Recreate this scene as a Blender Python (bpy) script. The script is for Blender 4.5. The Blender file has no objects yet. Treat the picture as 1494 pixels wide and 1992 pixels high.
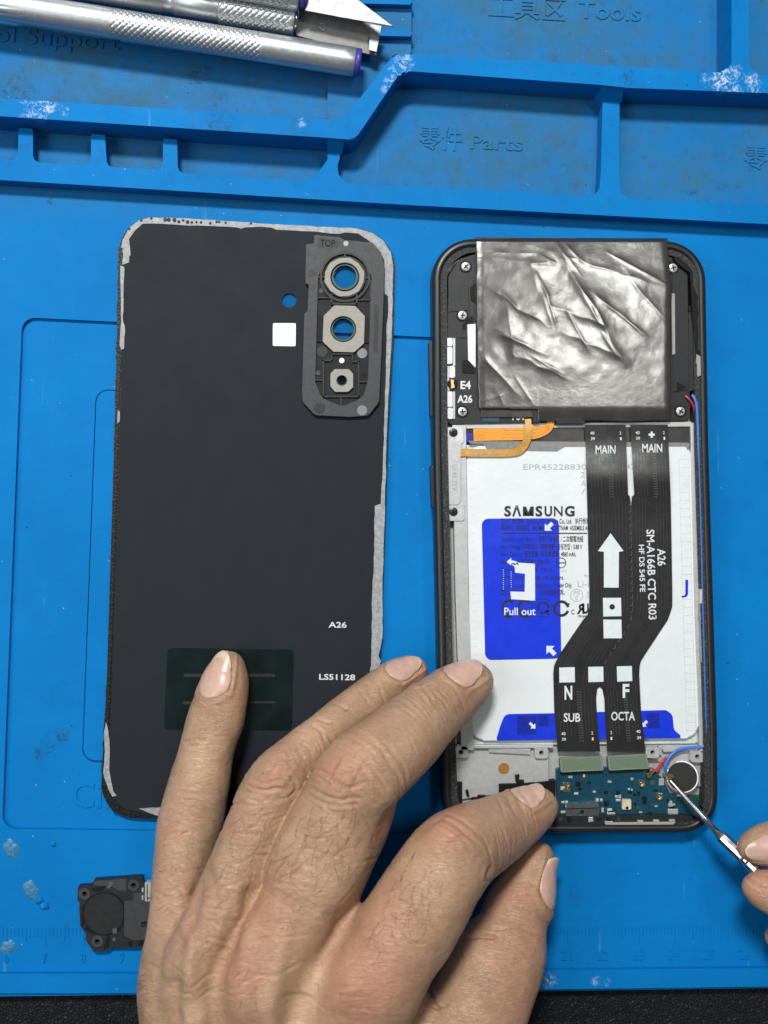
import bpy, bmesh, math, random
import numpy as np
from mathutils import Vector, Matrix, noise
from mathutils.geometry import tessellate_polygon
from mathutils.bvhtree import BVHTree

random.seed(7)
rng = np.random.default_rng(7)
scene = bpy.context.scene
COL = scene.collection
CM = 0.01                      # modelled in centimetres, stored in metres

# ---------------------------------------------------------------- camera
CAM_H, FPX, TILT = 28.6, 2000.0, math.radians(4.0)
cam_data = bpy.data.cameras.new('camera')
cam = bpy.data.objects.new('camera', cam_data)
COL.objects.link(cam)
cam.location = (0, 0, CAM_H * CM)
cam.rotation_euler = (0, -TILT, 0)
cam_data.sensor_fit = 'VERTICAL'
cam_data.sensor_height = 36.0
cam_data.lens = FPX / 1992.0 * 36.0
cam_data.clip_start = 0.005
cam_data.clip_end = 50
scene.camera = cam
cam_data.dof.use_dof = True
cam_data.dof.focus_distance = 27.4 * CM
cam_data.dof.aperture_fstop = 13.0

# ---------------------------------------------------------------- light
world = bpy.data.worlds.new('World')
scene.world = world
world.use_nodes = True
bg = world.node_tree.nodes['Background']
bg.inputs['Color'].default_value = (0.86, 0.95, 1.0, 1)
bg.inputs['Strength'].default_value = 0.115


def area_lamp(name, loc, target, sx, sy, watts, color):
    d = bpy.data.lights.new(name, 'AREA')
    d.shape = 'RECTANGLE'
    d.size, d.size_y = sx * CM, sy * CM
    d.energy = watts
    d.color = color
    o = bpy.data.objects.new(name, d)
    COL.objects.link(o)
    o.location = Vector(loc) * CM
    o.rotation_euler = (Vector(target) - Vector(loc)).to_track_quat('-Z', 'Y').to_euler()
    return o


area_lamp('bench_lamp', (-11, 44, 70), (0, 0, 0), 17, 8, 7.7, (1.0, 0.985, 0.95))
area_lamp('foil_highlight_light', (24, 17, 62), (8, 4, 0), 11, 8, 0.58, (1.0, 1.0, 0.98))  # added light, placed to put the highlight on the foil
area_lamp('left_fill_light', (-58, -4, 72), (-4, 0, 0), 45, 45, 2.9, (0.95, 0.98, 1.0))  # unseen fill added to brighten the left side and soften shadows
scene.view_settings.view_transform = 'Standard'
scene.view_settings.look = 'None'
scene.view_settings.exposure = 0.0
scene.view_settings.gamma = 1.0
scene.view_settings.use_curve_mapping = False

# ---------------------------------------------------------------- pixel <-> world (photo pixels, 1494 x 1992)
CT, ST = math.cos(TILT), math.sin(TILT)


def W(px, py, z=0.0):
    a, b = (px - 747.0) / FPX, -(py - 996.0) / FPX
    dx, dy, dz = a * CT + ST, b, a * ST - CT
    t = (z - CAM_H) / dz
    return Vector((dx * t, dy * t, z))


def ray(px, py):
    a, b = (px - 747.0) / FPX, -(py - 996.0) / FPX
    return Vector((a * CT + ST, b, a * ST - CT)).normalized()


def proj(P):
    """(n,3) world cm -> pixel x, y"""
    x, y, z = P[:, 0], P[:, 1], P[:, 2] - CAM_H
    cx = x * CT + z * ST
    depth = x * ST - z * CT
    return 747 + FPX * cx / depth, 996 - FPX * y / depth


def pxcm(z=0.0):
    return (CAM_H - z) / FPX


def crop(ox, oy, s):
    return lambda pts: [(ox + x * s, oy + y * s) for x, y in pts]


C1 = crop(0, 0, .53548)
C2 = crop(700, 0, .53146)
C3 = crop(190, 400, .4083)
C4 = crop(190, 1160, .4083)
C5 = crop(820, 440, .3882)
C6 = crop(840, 820, .37483)
C7 = crop(840, 1250, .43775)
D1 = crop(0, 1560, .33467)


# ---------------------------------------------------------------- materials
class NT:
    def __init__(self, name):
        self.m = bpy.data.materials.new(name)
        self.m.use_nodes = True
        self.t = self.m.node_tree
        self.b = self.t.nodes['Principled BSDF']
        self.out = self.t.nodes['Material Output']

    def n(self, kind, **kw):
        nd = self.t.nodes.new(kind)
        for k, v in kw.items():
            setattr(nd, k, v)
        return nd

    def l(self, a, b):
        self.t.links.new(a, b)

    def coord(self):
        return self.n('ShaderNodeTexCoord').outputs['Object']

    def noise(self, scale, detail=4, rough=.6, vec=None, dist=0):
        nd = self.n('ShaderNodeTexNoise')
        nd.inputs['Scale'].default_value = scale
        nd.inputs['Detail'].default_value = detail
        nd.inputs['Roughness'].default_value = rough
        nd.inputs['Distortion'].default_value = dist
        self.l(vec if vec is not None else self.coord(), nd.inputs['Vector'])
        return nd.outputs['Fac']

    def ramp(self, fac, lo, hi, a=0.0, b=1.0):
        nd = self.n('ShaderNodeMapRange')
        nd.clamp = True
        nd.inputs['From Min'].default_value = lo
        nd.inputs['From Max'].default_value = hi
        nd.inputs['To Min'].default_value = a
        nd.inputs['To Max'].default_value = b
        self.l(fac, nd.inputs['Value'])
        return nd.outputs['Result']

    def math(self, op, a, b=None):
        nd = self.n('ShaderNodeMath', operation=op)
        for i, v in enumerate((a, b)):
            if v is None:
                continue
            if isinstance(v, (int, float)):
                nd.inputs[i].default_value = v
            else:
                self.l(v, nd.inputs[i])
        return nd.outputs[0]

    def mix(self, fac, a, b):
        nd = self.n('ShaderNodeMix', data_type='RGBA')
        if isinstance(fac, (int, float)):
            nd.inputs[0].default_value = fac
        else:
            self.l(fac, nd.inputs[0])
        for i, v in ((6, a), (7, b)):
            if isinstance(v, tuple):
                nd.inputs[i].default_value = (*v[:3], 1)
            else:
                self.l(v, nd.inputs[i])
        return nd.outputs[2]

    def set(self, **kw):
        for k, v in kw.items():
            s = self.b.inputs[k]
            if isinstance(v, tuple) and len(v) == 3 and k != 'Subsurface Radius':
                s.default_value = (*v, 1)
            elif isinstance(v, (int, float, tuple)):
                s.default_value = v
            else:
                self.l(v, s)
        return self

    def bump(self, h, dist, strength=1.0):
        nd = self.n('ShaderNodeBump')
        nd.inputs['Distance'].default_value = dist
        nd.inputs['Strength'].default_value = strength
        self.l(h, nd.inputs['Height'])
        self.l(nd.outputs[0], self.b.inputs['Normal'])
        return self


def plain(name, color, rough=.5, metal=0.0, var=.12, nscale=900, bump=0.0, bscale=6000, spec=.5):
    t = NT(name)
    f = t.noise(nscale, 5)
    dark = tuple(c * (1 - var) for c in color)
    lite = tuple(min(1, c * (1 + var)) for c in color)
    t.set(**{'Base Color': t.mix(t.ramp(f, .3, .7), dark, lite), 'Metallic': metal,
             'Specular IOR Level': spec})
    r = t.noise(nscale * .6, 4)
    t.set(Roughness=t.ramp(r, .3, .7, max(.02, rough - .06), min(1, rough + .06)))
    if bump:
        t.bump(t.noise(bscale, 3), bump)
    return t.m


M = {}
M['black_plastic'] = plain('black_plastic', (.015, .016, .018), .46, var=.2, spec=.35, bump=.00003, bscale=9000)
M['grey_plastic'] = plain('grey_plastic', (.040, .042, .046), .5, var=.15, spec=.35, bump=.00004, bscale=8000)
M['dark_recess'] = plain('dark_recess', (.007, .007, .008), .6, spec=.2)  # black of small parts; on flat hole, slot and gap pieces, painted shade
M['matt_black'] = plain('matt_black', (.011, .012, .013), .55, spec=.2)
M['frame_black'] = plain('frame_black', (.012, .013, .015), .38)
M['panel'] = plain('cover_film', (.0165, .0205, .0255), .6, spec=.10, var=.06, nscale=150, bump=.00001)
M['panel_edge'] = plain('cover_edge', (.007, .007, .008), .4, var=.3, nscale=3000, bump=.0002, bscale=1500, spec=.25)
M['silver'] = plain('brushed_silver', (.62, .63, .64), .34, .6, var=.08)
M['steel'] = plain('steel', (.55, .55, .54), .25, 1.0, var=.08)
M['blade'] = plain('blade_steel', (.22, .215, .20), .45, .8, var=.12, nscale=600)
M['bright_blade'] = plain('bright_blade', (.27, .275, .28), .5, .8, var=.05, nscale=500)
M['alu'] = plain('anodised_aluminium', (.50, .52, .53), .40, .85, var=.05, nscale=1500)
M['magnesium'] = plain('cast_magnesium', (.47, .48, .48), .42, .35, var=.09, nscale=700, bump=.00004, bscale=3000)
M['white_print'] = plain('white_print', (.62, .66, .68), .6, var=.05)
M['grey_print'] = plain('grey_print', (.36, .38, .38), .6, var=.05)
M['faint_print'] = plain('faint_print', (.075, .076, .08), .5)
M['black_print'] = plain('black_print', (.01, .01, .013), .6)
M['pale_print'] = plain('pale_print', (.6, .62, .63), .5, var=.03)
M['white_label'] = plain('white_label', (.8, .82, .83), .55, var=.03)
M['battery_white'] = plain('battery_white', (.655, .69, .705), .26, var=.035, nscale=90, bump=.00025, bscale=110)
M['battery_edge'] = plain('battery_edge', (.52, .58, .57), .25, var=.08, nscale=200)
M['grey_film'] = plain('grey_film', (.2, .2, .195), .25, var=.15)
M['dark_film'] = plain('dark_film', (.035, .033, .03), .22, var=.25, nscale=300)
M['blue_tab'] = plain('blue_tab', (.008, .035, .60), .3, var=.08, nscale=400)
M['blue_dark'] = plain('blue_dark', (.006, .02, .3), .35)
M['fpc'] = plain('flex_black', (.020, .020, .021), .30, var=.12, nscale=400)
M['fpc_line'] = plain('flex_trace', (.058, .052, .044), .3)
M['gold_flex'] = plain('gold_flex', (.78, .29, .03), .35, .2, var=.1)
M['gold_flex_pale'] = plain('gold_flex_pale', (.52, .27, .06), .3, .2, var=.15)
M['amber_pad'] = plain('amber_pad', (.36, .16, .03), .35, .2, var=.35, nscale=3000)
M['gold'] = plain('gold_contact', (.75, .55, .25), .3, 1.0)
M['green_plate'] = plain('green_stiffener', (.12, .17, .115), .5, var=.1, nscale=1500)
M['pcb'] = plain('teal_circuit_board', (.004, .048, .082), .35, var=.25, nscale=900)
M['pcb_green'] = plain('green_circuit_board', (.01, .06, .03), .4)
M['tan_part'] = plain('tan_component', (.55, .47, .33), .5)
M['purple'] = plain('purple_plastic', (.045, .03, .28), .4)
M['green_sticker'] = plain('green_sticker', (.004, .0105, .0115), .2, var=.2, nscale=150)
M['sticker_line'] = plain('sticker_line', (.03, .028, .026), .3)
M['adhesive'] = plain('adhesive_strip', (.27, .285, .295), .5, var=.3, nscale=900, bump=.0001, bscale=2500)
M['gasket'] = plain('grey_gasket', (.30, .29, .26), .75, var=.1, nscale=1500)
M['dot_lilac'] = plain('dot_lilac', (.18, .17, .2), .5)
M['wire_blue'] = plain('wire_blue', (.03, .16, .6), .35)
M['wire_red'] = plain('wire_red', (.5, .02, .03), .4)
M['motor_black'] = plain('motor_black', (.006, .006, .007), .4, spec=.2)
M['hair'] = plain('body_hair', (.045, .03, .022), .5)


def residue_mat():
    t = NT('glue_residue_black')
    f = t.noise(1400, 6, .7)
    t.set(**{'Base Color': t.mix(t.ramp(f, .5, .72), (.012, .013, .014), (.11, .113, .11)), 'Roughness': .6})
    t.bump(f, .0003)
    return t.m


M['residue'] = residue_mat()


def glass_mat():
    t = NT('lens_glass')
    tr = t.n('ShaderNodeBsdfTransparent')
    tr.inputs[0].default_value = (.80, .9, .9, 1)
    gl = t.n('ShaderNodeBsdfGlossy')
    gl.inputs['Roughness'].default_value = .05
    lw = t.n('ShaderNodeFresnel')
    lw.inputs[0].default_value = 1.5
    mx = t.n('ShaderNodeMixShader')
    t.l(lw.outputs[0], mx.inputs[0])
    t.l(tr.outputs[0], mx.inputs[1])
    t.l(gl.outputs[0], mx.inputs[2])
    t.l(mx.outputs[0], t.out.inputs['Surface'])
    return t.m


M['glass'] = glass_mat()


def clear_film_mat():
    t = NT('clear_film')
    tr = t.n('ShaderNodeBsdfTransparent')
    tr.inputs[0].default_value = (.62, .62, .61, 1)
    gl = t.n('ShaderNodeBsdfGlossy')
    gl.inputs['Roughness'].default_value = .18
    mx = t.n('ShaderNodeMixShader')
    mx.inputs[0].default_value = .07
    t.l(tr.outputs[0], mx.inputs[1])
    t.l(gl.outputs[0], mx.inputs[2])
    t.l(mx.outputs[0], t.out.inputs['Surface'])
    return t.m


M['clear_film'] = clear_film_mat()


def spot(t, vec, p, r, nz, soft=.5):
    """mask: a ragged patch round a point on the mat (object space, metres)"""
    d = t.n('ShaderNodeVectorMath', operation='DISTANCE')
    t.l(vec, d.inputs[0])
    d.inputs[1].default_value = (p.x * CM, p.y * CM, p.z * CM)
    wob_ = t.math('MULTIPLY', t.math('SUBTRACT', t.noise(260, 3, .6, vec), .5), r * CM * 3.2)
    near = t.ramp(t.math('ADD', d.outputs['Value'], wob_), r * CM * soft, r * CM, 1, 0)
    return t.math('MULTIPLY', near, nz)


def rubber_mat():
    t = NT('blue_silicone')
    ad_ = t.n('ShaderNodeVectorMath', operation='ADD')
    t.l(t.coord(), ad_.inputs[0])
    ad_.inputs[1].default_value = (0, 0, -.4 * CM)      # the mat's own origin is its underside
    co = ad_.outputs[0]
    big = t.noise(22, 5, .6, co)
    mid = t.noise(130, 5, .65, co)
    col = t.mix(t.ramp(big, .35, .68), (.0021, .147, .420), (.0029, .176, .495))
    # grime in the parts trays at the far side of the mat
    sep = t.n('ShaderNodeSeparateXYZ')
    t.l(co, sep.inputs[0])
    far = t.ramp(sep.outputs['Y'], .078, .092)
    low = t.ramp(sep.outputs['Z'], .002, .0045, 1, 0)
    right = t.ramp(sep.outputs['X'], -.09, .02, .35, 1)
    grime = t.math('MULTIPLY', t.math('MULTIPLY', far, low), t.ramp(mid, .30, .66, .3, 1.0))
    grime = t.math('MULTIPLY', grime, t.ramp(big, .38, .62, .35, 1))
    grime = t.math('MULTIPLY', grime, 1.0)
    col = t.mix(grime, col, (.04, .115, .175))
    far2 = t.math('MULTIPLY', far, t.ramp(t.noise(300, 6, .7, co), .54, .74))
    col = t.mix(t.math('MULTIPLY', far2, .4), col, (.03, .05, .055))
    # fine dust and dark specks
    for sc, th, c, a in ((420, .06, (.35, .5, .62), .55), (300, .055, (.01, .03, .05), .8), (160, .03, (.01, .03, .05), .7)):
        v = t.n('ShaderNodeTexVoronoi')
        v.inputs['Scale'].default_value = sc
        t.l(co, v.inputs['Vector'])
        gate = t.ramp(t.noise(sc * .5, 1, .5, co), .62, .66)
        k = t.math('MULTIPLY', t.ramp(v.outputs['Distance'], th, th * 1.6, 1, 0), gate)
        col = t.mix(t.math('MULTIPLY', k, a), col, c)
    scr = t.noise(420, 7, .72, co, 2.2)
    white = t.ramp(scr, .49, .56)
    for px, py, z, r in ((778, 128, 1.1, .40), (764, 152, 1.1, .32), (752, 172, 1.1, .2), (1400, 156, 1.1, .42), (1432, 160, 1.1, .42),
                         (1466, 165, 1.1, .36), (70, 210, 1.1, .42), (90, 204, 1.1, .25), (127, 214, 1.1, .16), (592, 238, 1.1, .18),
                         (1070, 1911, .15, .2), (1162, 1909, .15, .16), (1180, 1911, .15, .12)):
        m = spot(t, co, W(px, py, z), r, white, .2)
        col = t.mix(t.math('MULTIPLY', m, .5), col, (.62, .72, .8))
    dk = t.ramp(t.noise(500, 6, .75, co, 1), .45, .62)
    for px, py, z, r, a in ((118, 1425, -.08, .3, .8), (95, 1448, -.08, .25, .6), (75, 1470, -.08, .25, .6), (385, 146, 0, .45, .7),
                            (430, 236, 1.1, .5, .5), (1218, 150, 1.1, .3, .6), (30, 178, 0, .6, .5), (425, 195, 0, .4, .4),
                            (98, 391, 0, .12, .7), (1410, 362, 0, .2, .6), (1350, 372, 0, .2, .6), (128, 1805, 0, .15, .7), (1115, 1745, 0, .35, .25)):
        m = spot(t, co, W(px, py, z), r, dk)
        col = t.mix(t.math('MULTIPLY', m, a), col, (.02, .03, .035))
    for rot_, st_ in ((.5, .72), (-.9, .735)):
        mp = t.n('ShaderNodeMapping')
        mp.inputs['Rotation'].default_value = (0, 0, rot_)
        mp.inputs['Scale'].default_value = (1.0, .045, 1)
        t.l(co, mp.inputs[0])
        ln = t.ramp(t.noise(520, 2, .5, mp.outputs[0], .25), st_, st_ + .03)
        ln = t.math('MULTIPLY', ln, t.ramp(t.noise(90, 3, .6, co), .5, .62))
        col = t.mix(t.math('MULTIPLY', ln, .17), col, (.20, .42, .62))
    col = t.mix(t.math('MULTIPLY', t.ramp(t.noise(48, 6, .7, co), .54, .72), .35), col, (.004, .105, .30))
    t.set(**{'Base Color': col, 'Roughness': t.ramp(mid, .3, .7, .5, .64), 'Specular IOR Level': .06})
    h = t.math('ADD', t.math('MULTIPLY', t.noise(2600, 3, .6, co), .5), t.noise(350, 4, .6, co))
    t.bump(h, .00012, .7)
    return t.m


M['rubber'] = rubber_mat()


def leather_mat():
    t = NT('black_leatherette')
    co = t.coord()
    v = t.n('ShaderNodeTexVoronoi', feature='DISTANCE_TO_EDGE')
    v.inputs['Scale'].default_value = 1150
    t.l(co, v.inputs['Vector'])
    nz = t.noise(1100, 4, .6, co)
    h = t.math('ADD', t.ramp(v.outputs['Distance'], 0, .25), t.math('MULTIPLY', nz, .9))
    t.set(**{'Base Color': t.mix(t.noise(200, 4), (.006, .007, .010), (.014, .015, .019)), 'Roughness': .55, 'Specular IOR Level': .3})
    t.bump(h, .00035)
    return t.m


M['leather'] = leather_mat()


def foil_mat():
    t = NT('graphite_foil')
    co = t.coord()
    f = t.noise(120, 5, .6, co)
    t.set(**{'Base Color': t.mix(t.ramp(f, .3, .7), (.15, .145, .138), (.195, .189, .181)), 'Metallic': .88,
             'Roughness': t.ramp(t.noise(260, 4, .6, co), .3, .7, .215, .275)})
    t.bump(t.noise(380, 4, .55, co), .00004)
    return t.m


M['foil'] = foil_mat()


def skin_mat(name='skin'):
    t = NT(name)
    co = t.coord()
    at = t.n('ShaderNodeAttribute', attribute_name='redness').outputs['Fac']
    ye = t.n('ShaderNodeAttribute', attribute_name='pale').outputs['Fac']
    n1 = t.noise(110, 6, .6, co)
    n2 = t.noise(1100, 5, .7, co)
    n3 = t.noise(60, 3, .5, co)
    col = t.mix(t.ramp(n1, .32, .68), (.31, .195, .117), (.47, .305, .192))
    col = t.mix(t.ramp(n3, .45, .65, 0, .45), col, (.45, .245, .16))
    col = t.mix(t.ramp(n2, .38, .72, 0, .5), col, (.29, .155, .095))
    col = t.mix(t.math('MULTIPLY', at, .68), col, (.47, .20, .135))
    col = t.mix(ye, col, (.62, .42, .27))
    frk = t.ramp(t.noise(620, 2, .5, co), .70, .76, 0, .35)
    col = t.mix(frk, col, (.22, .10, .06))
    mp = t.n('ShaderNodeMapping')
    mp.inputs['Rotation'].default_value = (0, 0, .42)
    mp.inputs['Scale'].default_value = (.45, 1.9, 1)
    t.l(co, mp.inputs[0])
    wr1 = t.noise(900, 4, .6, mp.outputs[0], .8)
    wr2 = t.noise(2400, 3, .6, mp.outputs[0], .6)
    crk = t.ramp(t.math('ABSOLUTE', t.math('SUBTRACT', wr1, .5)), 0, .06)
    v = t.n('ShaderNodeTexVoronoi', feature='DISTANCE_TO_EDGE')
    v.inputs['Scale'].default_value = 1500
    t.l(mp.outputs[0], v.inputs['Vector'])
    h = t.math('ADD', t.math('MULTIPLY', t.ramp(v.outputs['Distance'], 0, .2), .22), t.math('MULTIPLY', crk, .30))
    h = t.math('ADD', h, t.math('MULTIPLY', wr2, .5))
    h = t.math('ADD', h, t.math('MULTIPLY', t.noise(3200, 4, .7, co), .35))
    h = t.math('ADD', h, t.math('MULTIPLY', t.noise(420, 4, .6, mp.outputs[0]), .9))
    t.set(**{'Base Color': col, 'Roughness': t.ramp(n2, .3, .7, .34, .50), 'Specular IOR Level': .55,
             'Subsurface Weight': .18, 'Subsurface Radius': (1.0, .35, .2), 'Subsurface Scale': .0025})
    t.bump(h, .00016, 1.0)
    return t.m


M['skin'] = skin_mat()


def nail_mat():
    t = NT('fingernail')
    at = t.n('ShaderNodeAttribute', attribute_name='free_edge').outputs['Fac']
    n = t.noise(500, 4)
    col = t.mix(t.ramp(n, .3, .7), (.46, .285, .225), (.56, .37, .295))
    col = t.mix(t.math('MULTIPLY', at, .75), col, (.56, .49, .36))
    t.set(**{'Base Color': col, 'Roughness': .34, 'Subsurface Weight': .12, 'Subsurface Radius': (1.0, .4, .25), 'Subsurface Scale': .002})
    return t.m


M['nail'] = nail_mat()

# ---------------------------------------------------------------- object helpers
ORIGIN = {}


def thing(name, label, cat, loc, group=None):
    o = bpy.data.objects.new(name, None)
    COL.objects.link(o)
    o.empty_display_size = .01
    o.location = Vector(loc) * CM
    o['label'], o['category'] = label, cat
    if group:
        o['group'] = group
    ORIGIN[o] = Vector(loc)
    return o


def mesh(name, verts, faces, mat, parent=None, smooth=False, label=None):
    org = ORIGIN.get(parent, Vector((0, 0, 0)))
    me = bpy.data.meshes.new(name)
    V = (np.array([tuple(v) for v in verts], dtype=float) - np.array(org)) * CM
    me.from_pydata(V.tolist(), [], [tuple(f) for f in faces])
    me.materials.append(M[mat] if isinstance(mat, str) else mat)
    if smooth:
        me.polygons.foreach_set('use_smooth', [True] * len(me.polygons))
    o = bpy.data.objects.new(name, me)
    COL.objects.link(o)
    if parent is not None:
        o.parent = parent
        ORIGIN[o] = org
    if label:
        o['label'] = label
    return o


def from_bm(name, bm, mat, parent, smooth=False, label=None):
    bmesh.ops.recalc_face_normals(bm, faces=bm.faces)
    bm.verts.index_update()
    o = mesh(name, [v.co.copy() for v in bm.verts], [[v.index for v in f.verts] for f in bm.faces], mat, parent, smooth, label)
    bm.free()
    return o


def rnd(pts, r, n=6):
    """round the corners of a pixel polygon; r one radius or a list"""
    out = []
    N = len(pts)
    for i, p in enumerate(pts):
        ri = r[i] if isinstance(r, (list, tuple)) else r
        p = Vector(p)
        a, b = Vector(pts[i - 1]) - p, Vector(pts[(i + 1) % N]) - p
        if ri <= 0 or a.length < 1e-6 or b.length < 1e-6:
            out.append(tuple(p))
            continue
        ang = a.angle(b, math.pi)
        if ang > math.radians(172) or ang < math.radians(4):
            out.append(tuple(p))
            continue
        d = min(ri / math.tan(ang / 2), a.length * .48, b.length * .48)
        rr = d * math.tan(ang / 2)
        an, bn = a.normalized(), b.normalized()
        c = p + (an + bn).normalized() * (rr / math.sin(ang / 2))
        s, e = p + an * d - c, p + bn * d - c
        a0, a1 = math.atan2(s.y, s.x), math.atan2(e.y, e.x)
        da = (a1 - a0 + math.pi) % (2 * math.pi) - math.pi
        k = max(2, int(n * abs(da) / 1.5) + 1)
        for j in range(k + 1):
            t = a0 + da * j / k
            out.append((c.x + math.cos(t) * rr, c.y + math.sin(t) * rr))
    return out


def circ(cx, cy, r, n=28, ry=None, ph=0):
    return [(cx + r * math.cos(ph + 2 * math.pi * i / n), cy + (ry or r) * math.sin(ph + 2 * math.pi * i / n)) for i in range(n)]


def rect(x0, y0, x1, y1):
    return [(x0, y0), (x1, y0), (x1, y1), (x0, y1)]


def jag(pts, step, amp):
    """break straight pixel edges into a ragged line"""
    out = []
    for i, p in enumerate(pts):
        q = pts[(i + 1) % len(pts)]
        L = math.hypot(q[0] - p[0], q[1] - p[1])
        k = max(1, int(L / step))
        for j in range(k):
            t = j / k
            a = amp if j else 0
            out.append((p[0] + (q[0] - p[0]) * t + random.uniform(-a, a), p[1] + (q[1] - p[1]) * t + random.uniform(-a, a)))
    return out


def prism_bm(bm, pts, z1, z0, bev=0.0, seg=2):
    top = [bm.verts.new(W(x, y, z1)) for x, y in pts]
    bot = [bm.verts.new((v.co.x, v.co.y, z0)) for v in top]
    ft = bm.faces.new(top)
    fb = bm.faces.new(bot[::-1])
    n = len(top)
    for i in range(n):
        bm.faces.new((top[i], bot[i], bot[(i + 1) % n], top[(i + 1) % n]))
    if bev:
        ed = [e for e in ft.edges]
        bmesh.ops.bevel(bm, geom=ed, offset=bev, segments=seg, profile=.5, affect='EDGES', clamp_overlap=True)
    big = [f for f in bm.faces if len(f.verts) > 4]
    bmesh.ops.triangulate(bm, faces=big)


def prism(name, pts, z1, z0, mat, parent, bev=.01, seg=2, label=None, smooth=False):
    bm = bmesh.new()
    prism_bm(bm, pts, z1, z0, bev, seg)
    return from_bm(name, bm, mat, parent, smooth, label)


PATTERN = ('ladder_print', 'stitch_mark', 'pull_dots')


def multi(name, polys, z1, z0, mat, parent, bev=0.0, label=None):
    """separate pieces become separate meshes; only a surface pattern stays one"""
    if name not in PATTERN:
        for p in polys:
            o = prism(name, p, z1, z0, mat, parent, bev, 2, label)
        return o
    bm = bmesh.new()
    for p in polys:
        b2 = bmesh.new()
        prism_bm(b2, p, z1, z0, bev)
        bmesh.ops.recalc_face_normals(b2, faces=b2.faces)
        mp = {v: bm.verts.new(v.co) for v in b2.verts}
        for f in b2.faces:
            bm.faces.new([mp[v] for v in f.verts])
        b2.free()
    return from_bm(name, bm, mat, parent, False, label)


def holed(name, outer, holes, z1, z0, mat, parent, label=None):
    loops = [[W(x, y, z1) for x, y in lp] for lp in [outer] + holes]
    tris = tessellate_polygon(loops)
    bm = bmesh.new()
    flat = [v for lp in loops for v in lp]
    tv = [bm.verts.new(v) for v in flat]
    bv = [bm.verts.new((v.x, v.y, z0)) for v in flat]
    for t in tris:
        try:
            bm.faces.new([tv[i] for i in t])
            bm.faces.new([bv[i] for i in t][::-1])
        except ValueError:
            pass
    k = 0
    for lp in loops:
        n = len(lp)
        for i in range(n):
            a, b = k + i, k + (i + 1) % n
            bm.faces.new((tv[a], bv[a], bv[b], tv[b]))
        k += n
    return from_bm(name, bm, mat, parent, False, label)


def catmull(P, n):
    P = [np.array(p, dtype=float) for p in P]
    Q = [2 * P[0] - P[1]] + P + [2 * P[-1] - P[-2]]
    out = []
    for i in range(1, len(Q) - 2):
        for j in range(n):
            t = j / n
            a, b, c, d = Q[i - 1], Q[i], Q[i + 1], Q[i + 2]
            out.append(.5 * (2 * b + (c - a) * t + (2 * a - 5 * b + 4 * c - d) * t * t + (3 * b - a - 3 * c + d) * t ** 3))
    out.append(P[-1])
    return out


def tube_geo(pts, r, n=8, V=None, F=None):
    V = [] if V is None else V
    F = [] if F is None else F
    base = len(V)
    m = len(pts)
    ref = Vector((0, 0, 1))
    for i, p in enumerate(pts):
        p = Vector(p)
        t = (Vector(pts[min(i + 1, m - 1)]) - Vector(pts[max(i - 1, 0)])).normalized()
        a = t.cross(ref)
        if a.length < 1e-3:
            a = t.cross(Vector((1, 0, 0)))
        a.normalize()
        b = a.cross(t)
        ri = r[i] if isinstance(r, (list, tuple)) else r
        for k in range(n):
            an = 2 * math.pi * k / n
            V.append(p + a * (math.cos(an) * ri) + b * (math.sin(an) * ri))
    for i in range(m - 1):
        for k in range(n):
            F.append((base + i * n + k, base + i * n + (k + 1) % n, base + (i + 1) * n + (k + 1) % n, base + (i + 1) * n + k))
    F.append(tuple(base + k for k in range(n))[::-1])
    F.append(tuple(base + (m - 1) * n + k for k in range(n)))
    return V, F


def tube(name, path, r, mat, parent, n=8, sub=6, label=None):
    """path of (px, py, z)"""
    P = catmull([tuple(W(*p)) for p in path], sub)
    V, F = tube_geo([Vector(p) for p in P], r, n)
    return mesh(name, V, F, mat, parent, True, label)


def ribbon(name, path, mat, parent, th=.012, sub=6, label=None):
    """flat strip along (px, py, z, width px)"""
    Q = catmull(path, sub)
    top = []
    for i, q in enumerate(Q):
        a, b = Q[max(0, i - 1)], Q[min(len(Q) - 1, i + 1)]
        d = np.array([b[0] - a[0], b[1] - a[1]])
        d /= np.linalg.norm(d) + 1e-9
        nx, ny = -d[1], d[0]
        h = q[3] / 2
        top.append((W(q[0] + nx * h, q[1] + ny * h, q[2]), W(q[0] - nx * h, q[1] - ny * h, q[2])))
    V, F = [], []
    for a, b in top:
        V += [a, b, a - Vector((0, 0, th)), b - Vector((0, 0, th))]
    for i in range(len(top) - 1):
        k = 4 * i
        F += [(k, k + 1, k + 5, k + 4), (k + 2, k + 6, k + 7, k + 3), (k, k + 4, k + 6, k + 2), (k + 1, k + 3, k + 7, k + 5)]
    F += [(0, 2, 3, 1), (k + 4, k + 5, k + 7, k + 6)]
    return mesh(name, V, F, mat, parent, False, label)


def lathe(name, A, B, prof, mat, parent, n=32, fn=None, smooth=True):
    """profile of (distance along A->B in cm, radius); fn(t, angle) adds to the radius"""
    A, B = Vector(A), Vector(B)
    d = (B - A).normalized()
    a = d.cross(Vector((0, 0, 1))).normalized()
    b = a.cross(d)
    V, F = [], []
    for t, r in prof:
        for k in range(n):
            an = 2 * math.pi * k / n
            rr = max(1e-4, r + (fn(t, an) if fn else 0))
            V.append(A + d * t + a * (math.cos(an) * rr) + b * (math.sin(an) * rr))
    m = len(prof)
    for i in range(m - 1):
        for k in range(n):
            F.append((i * n + k, (i + 1) * n + k, (i + 1) * n + (k + 1) % n, i * n + (k + 1) % n))
    F.append(tuple(range(n)))
    F.append(tuple(range((m - 1) * n, m * n))[::-1])
    return mesh(name, V, F, mat, parent, smooth)


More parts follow.
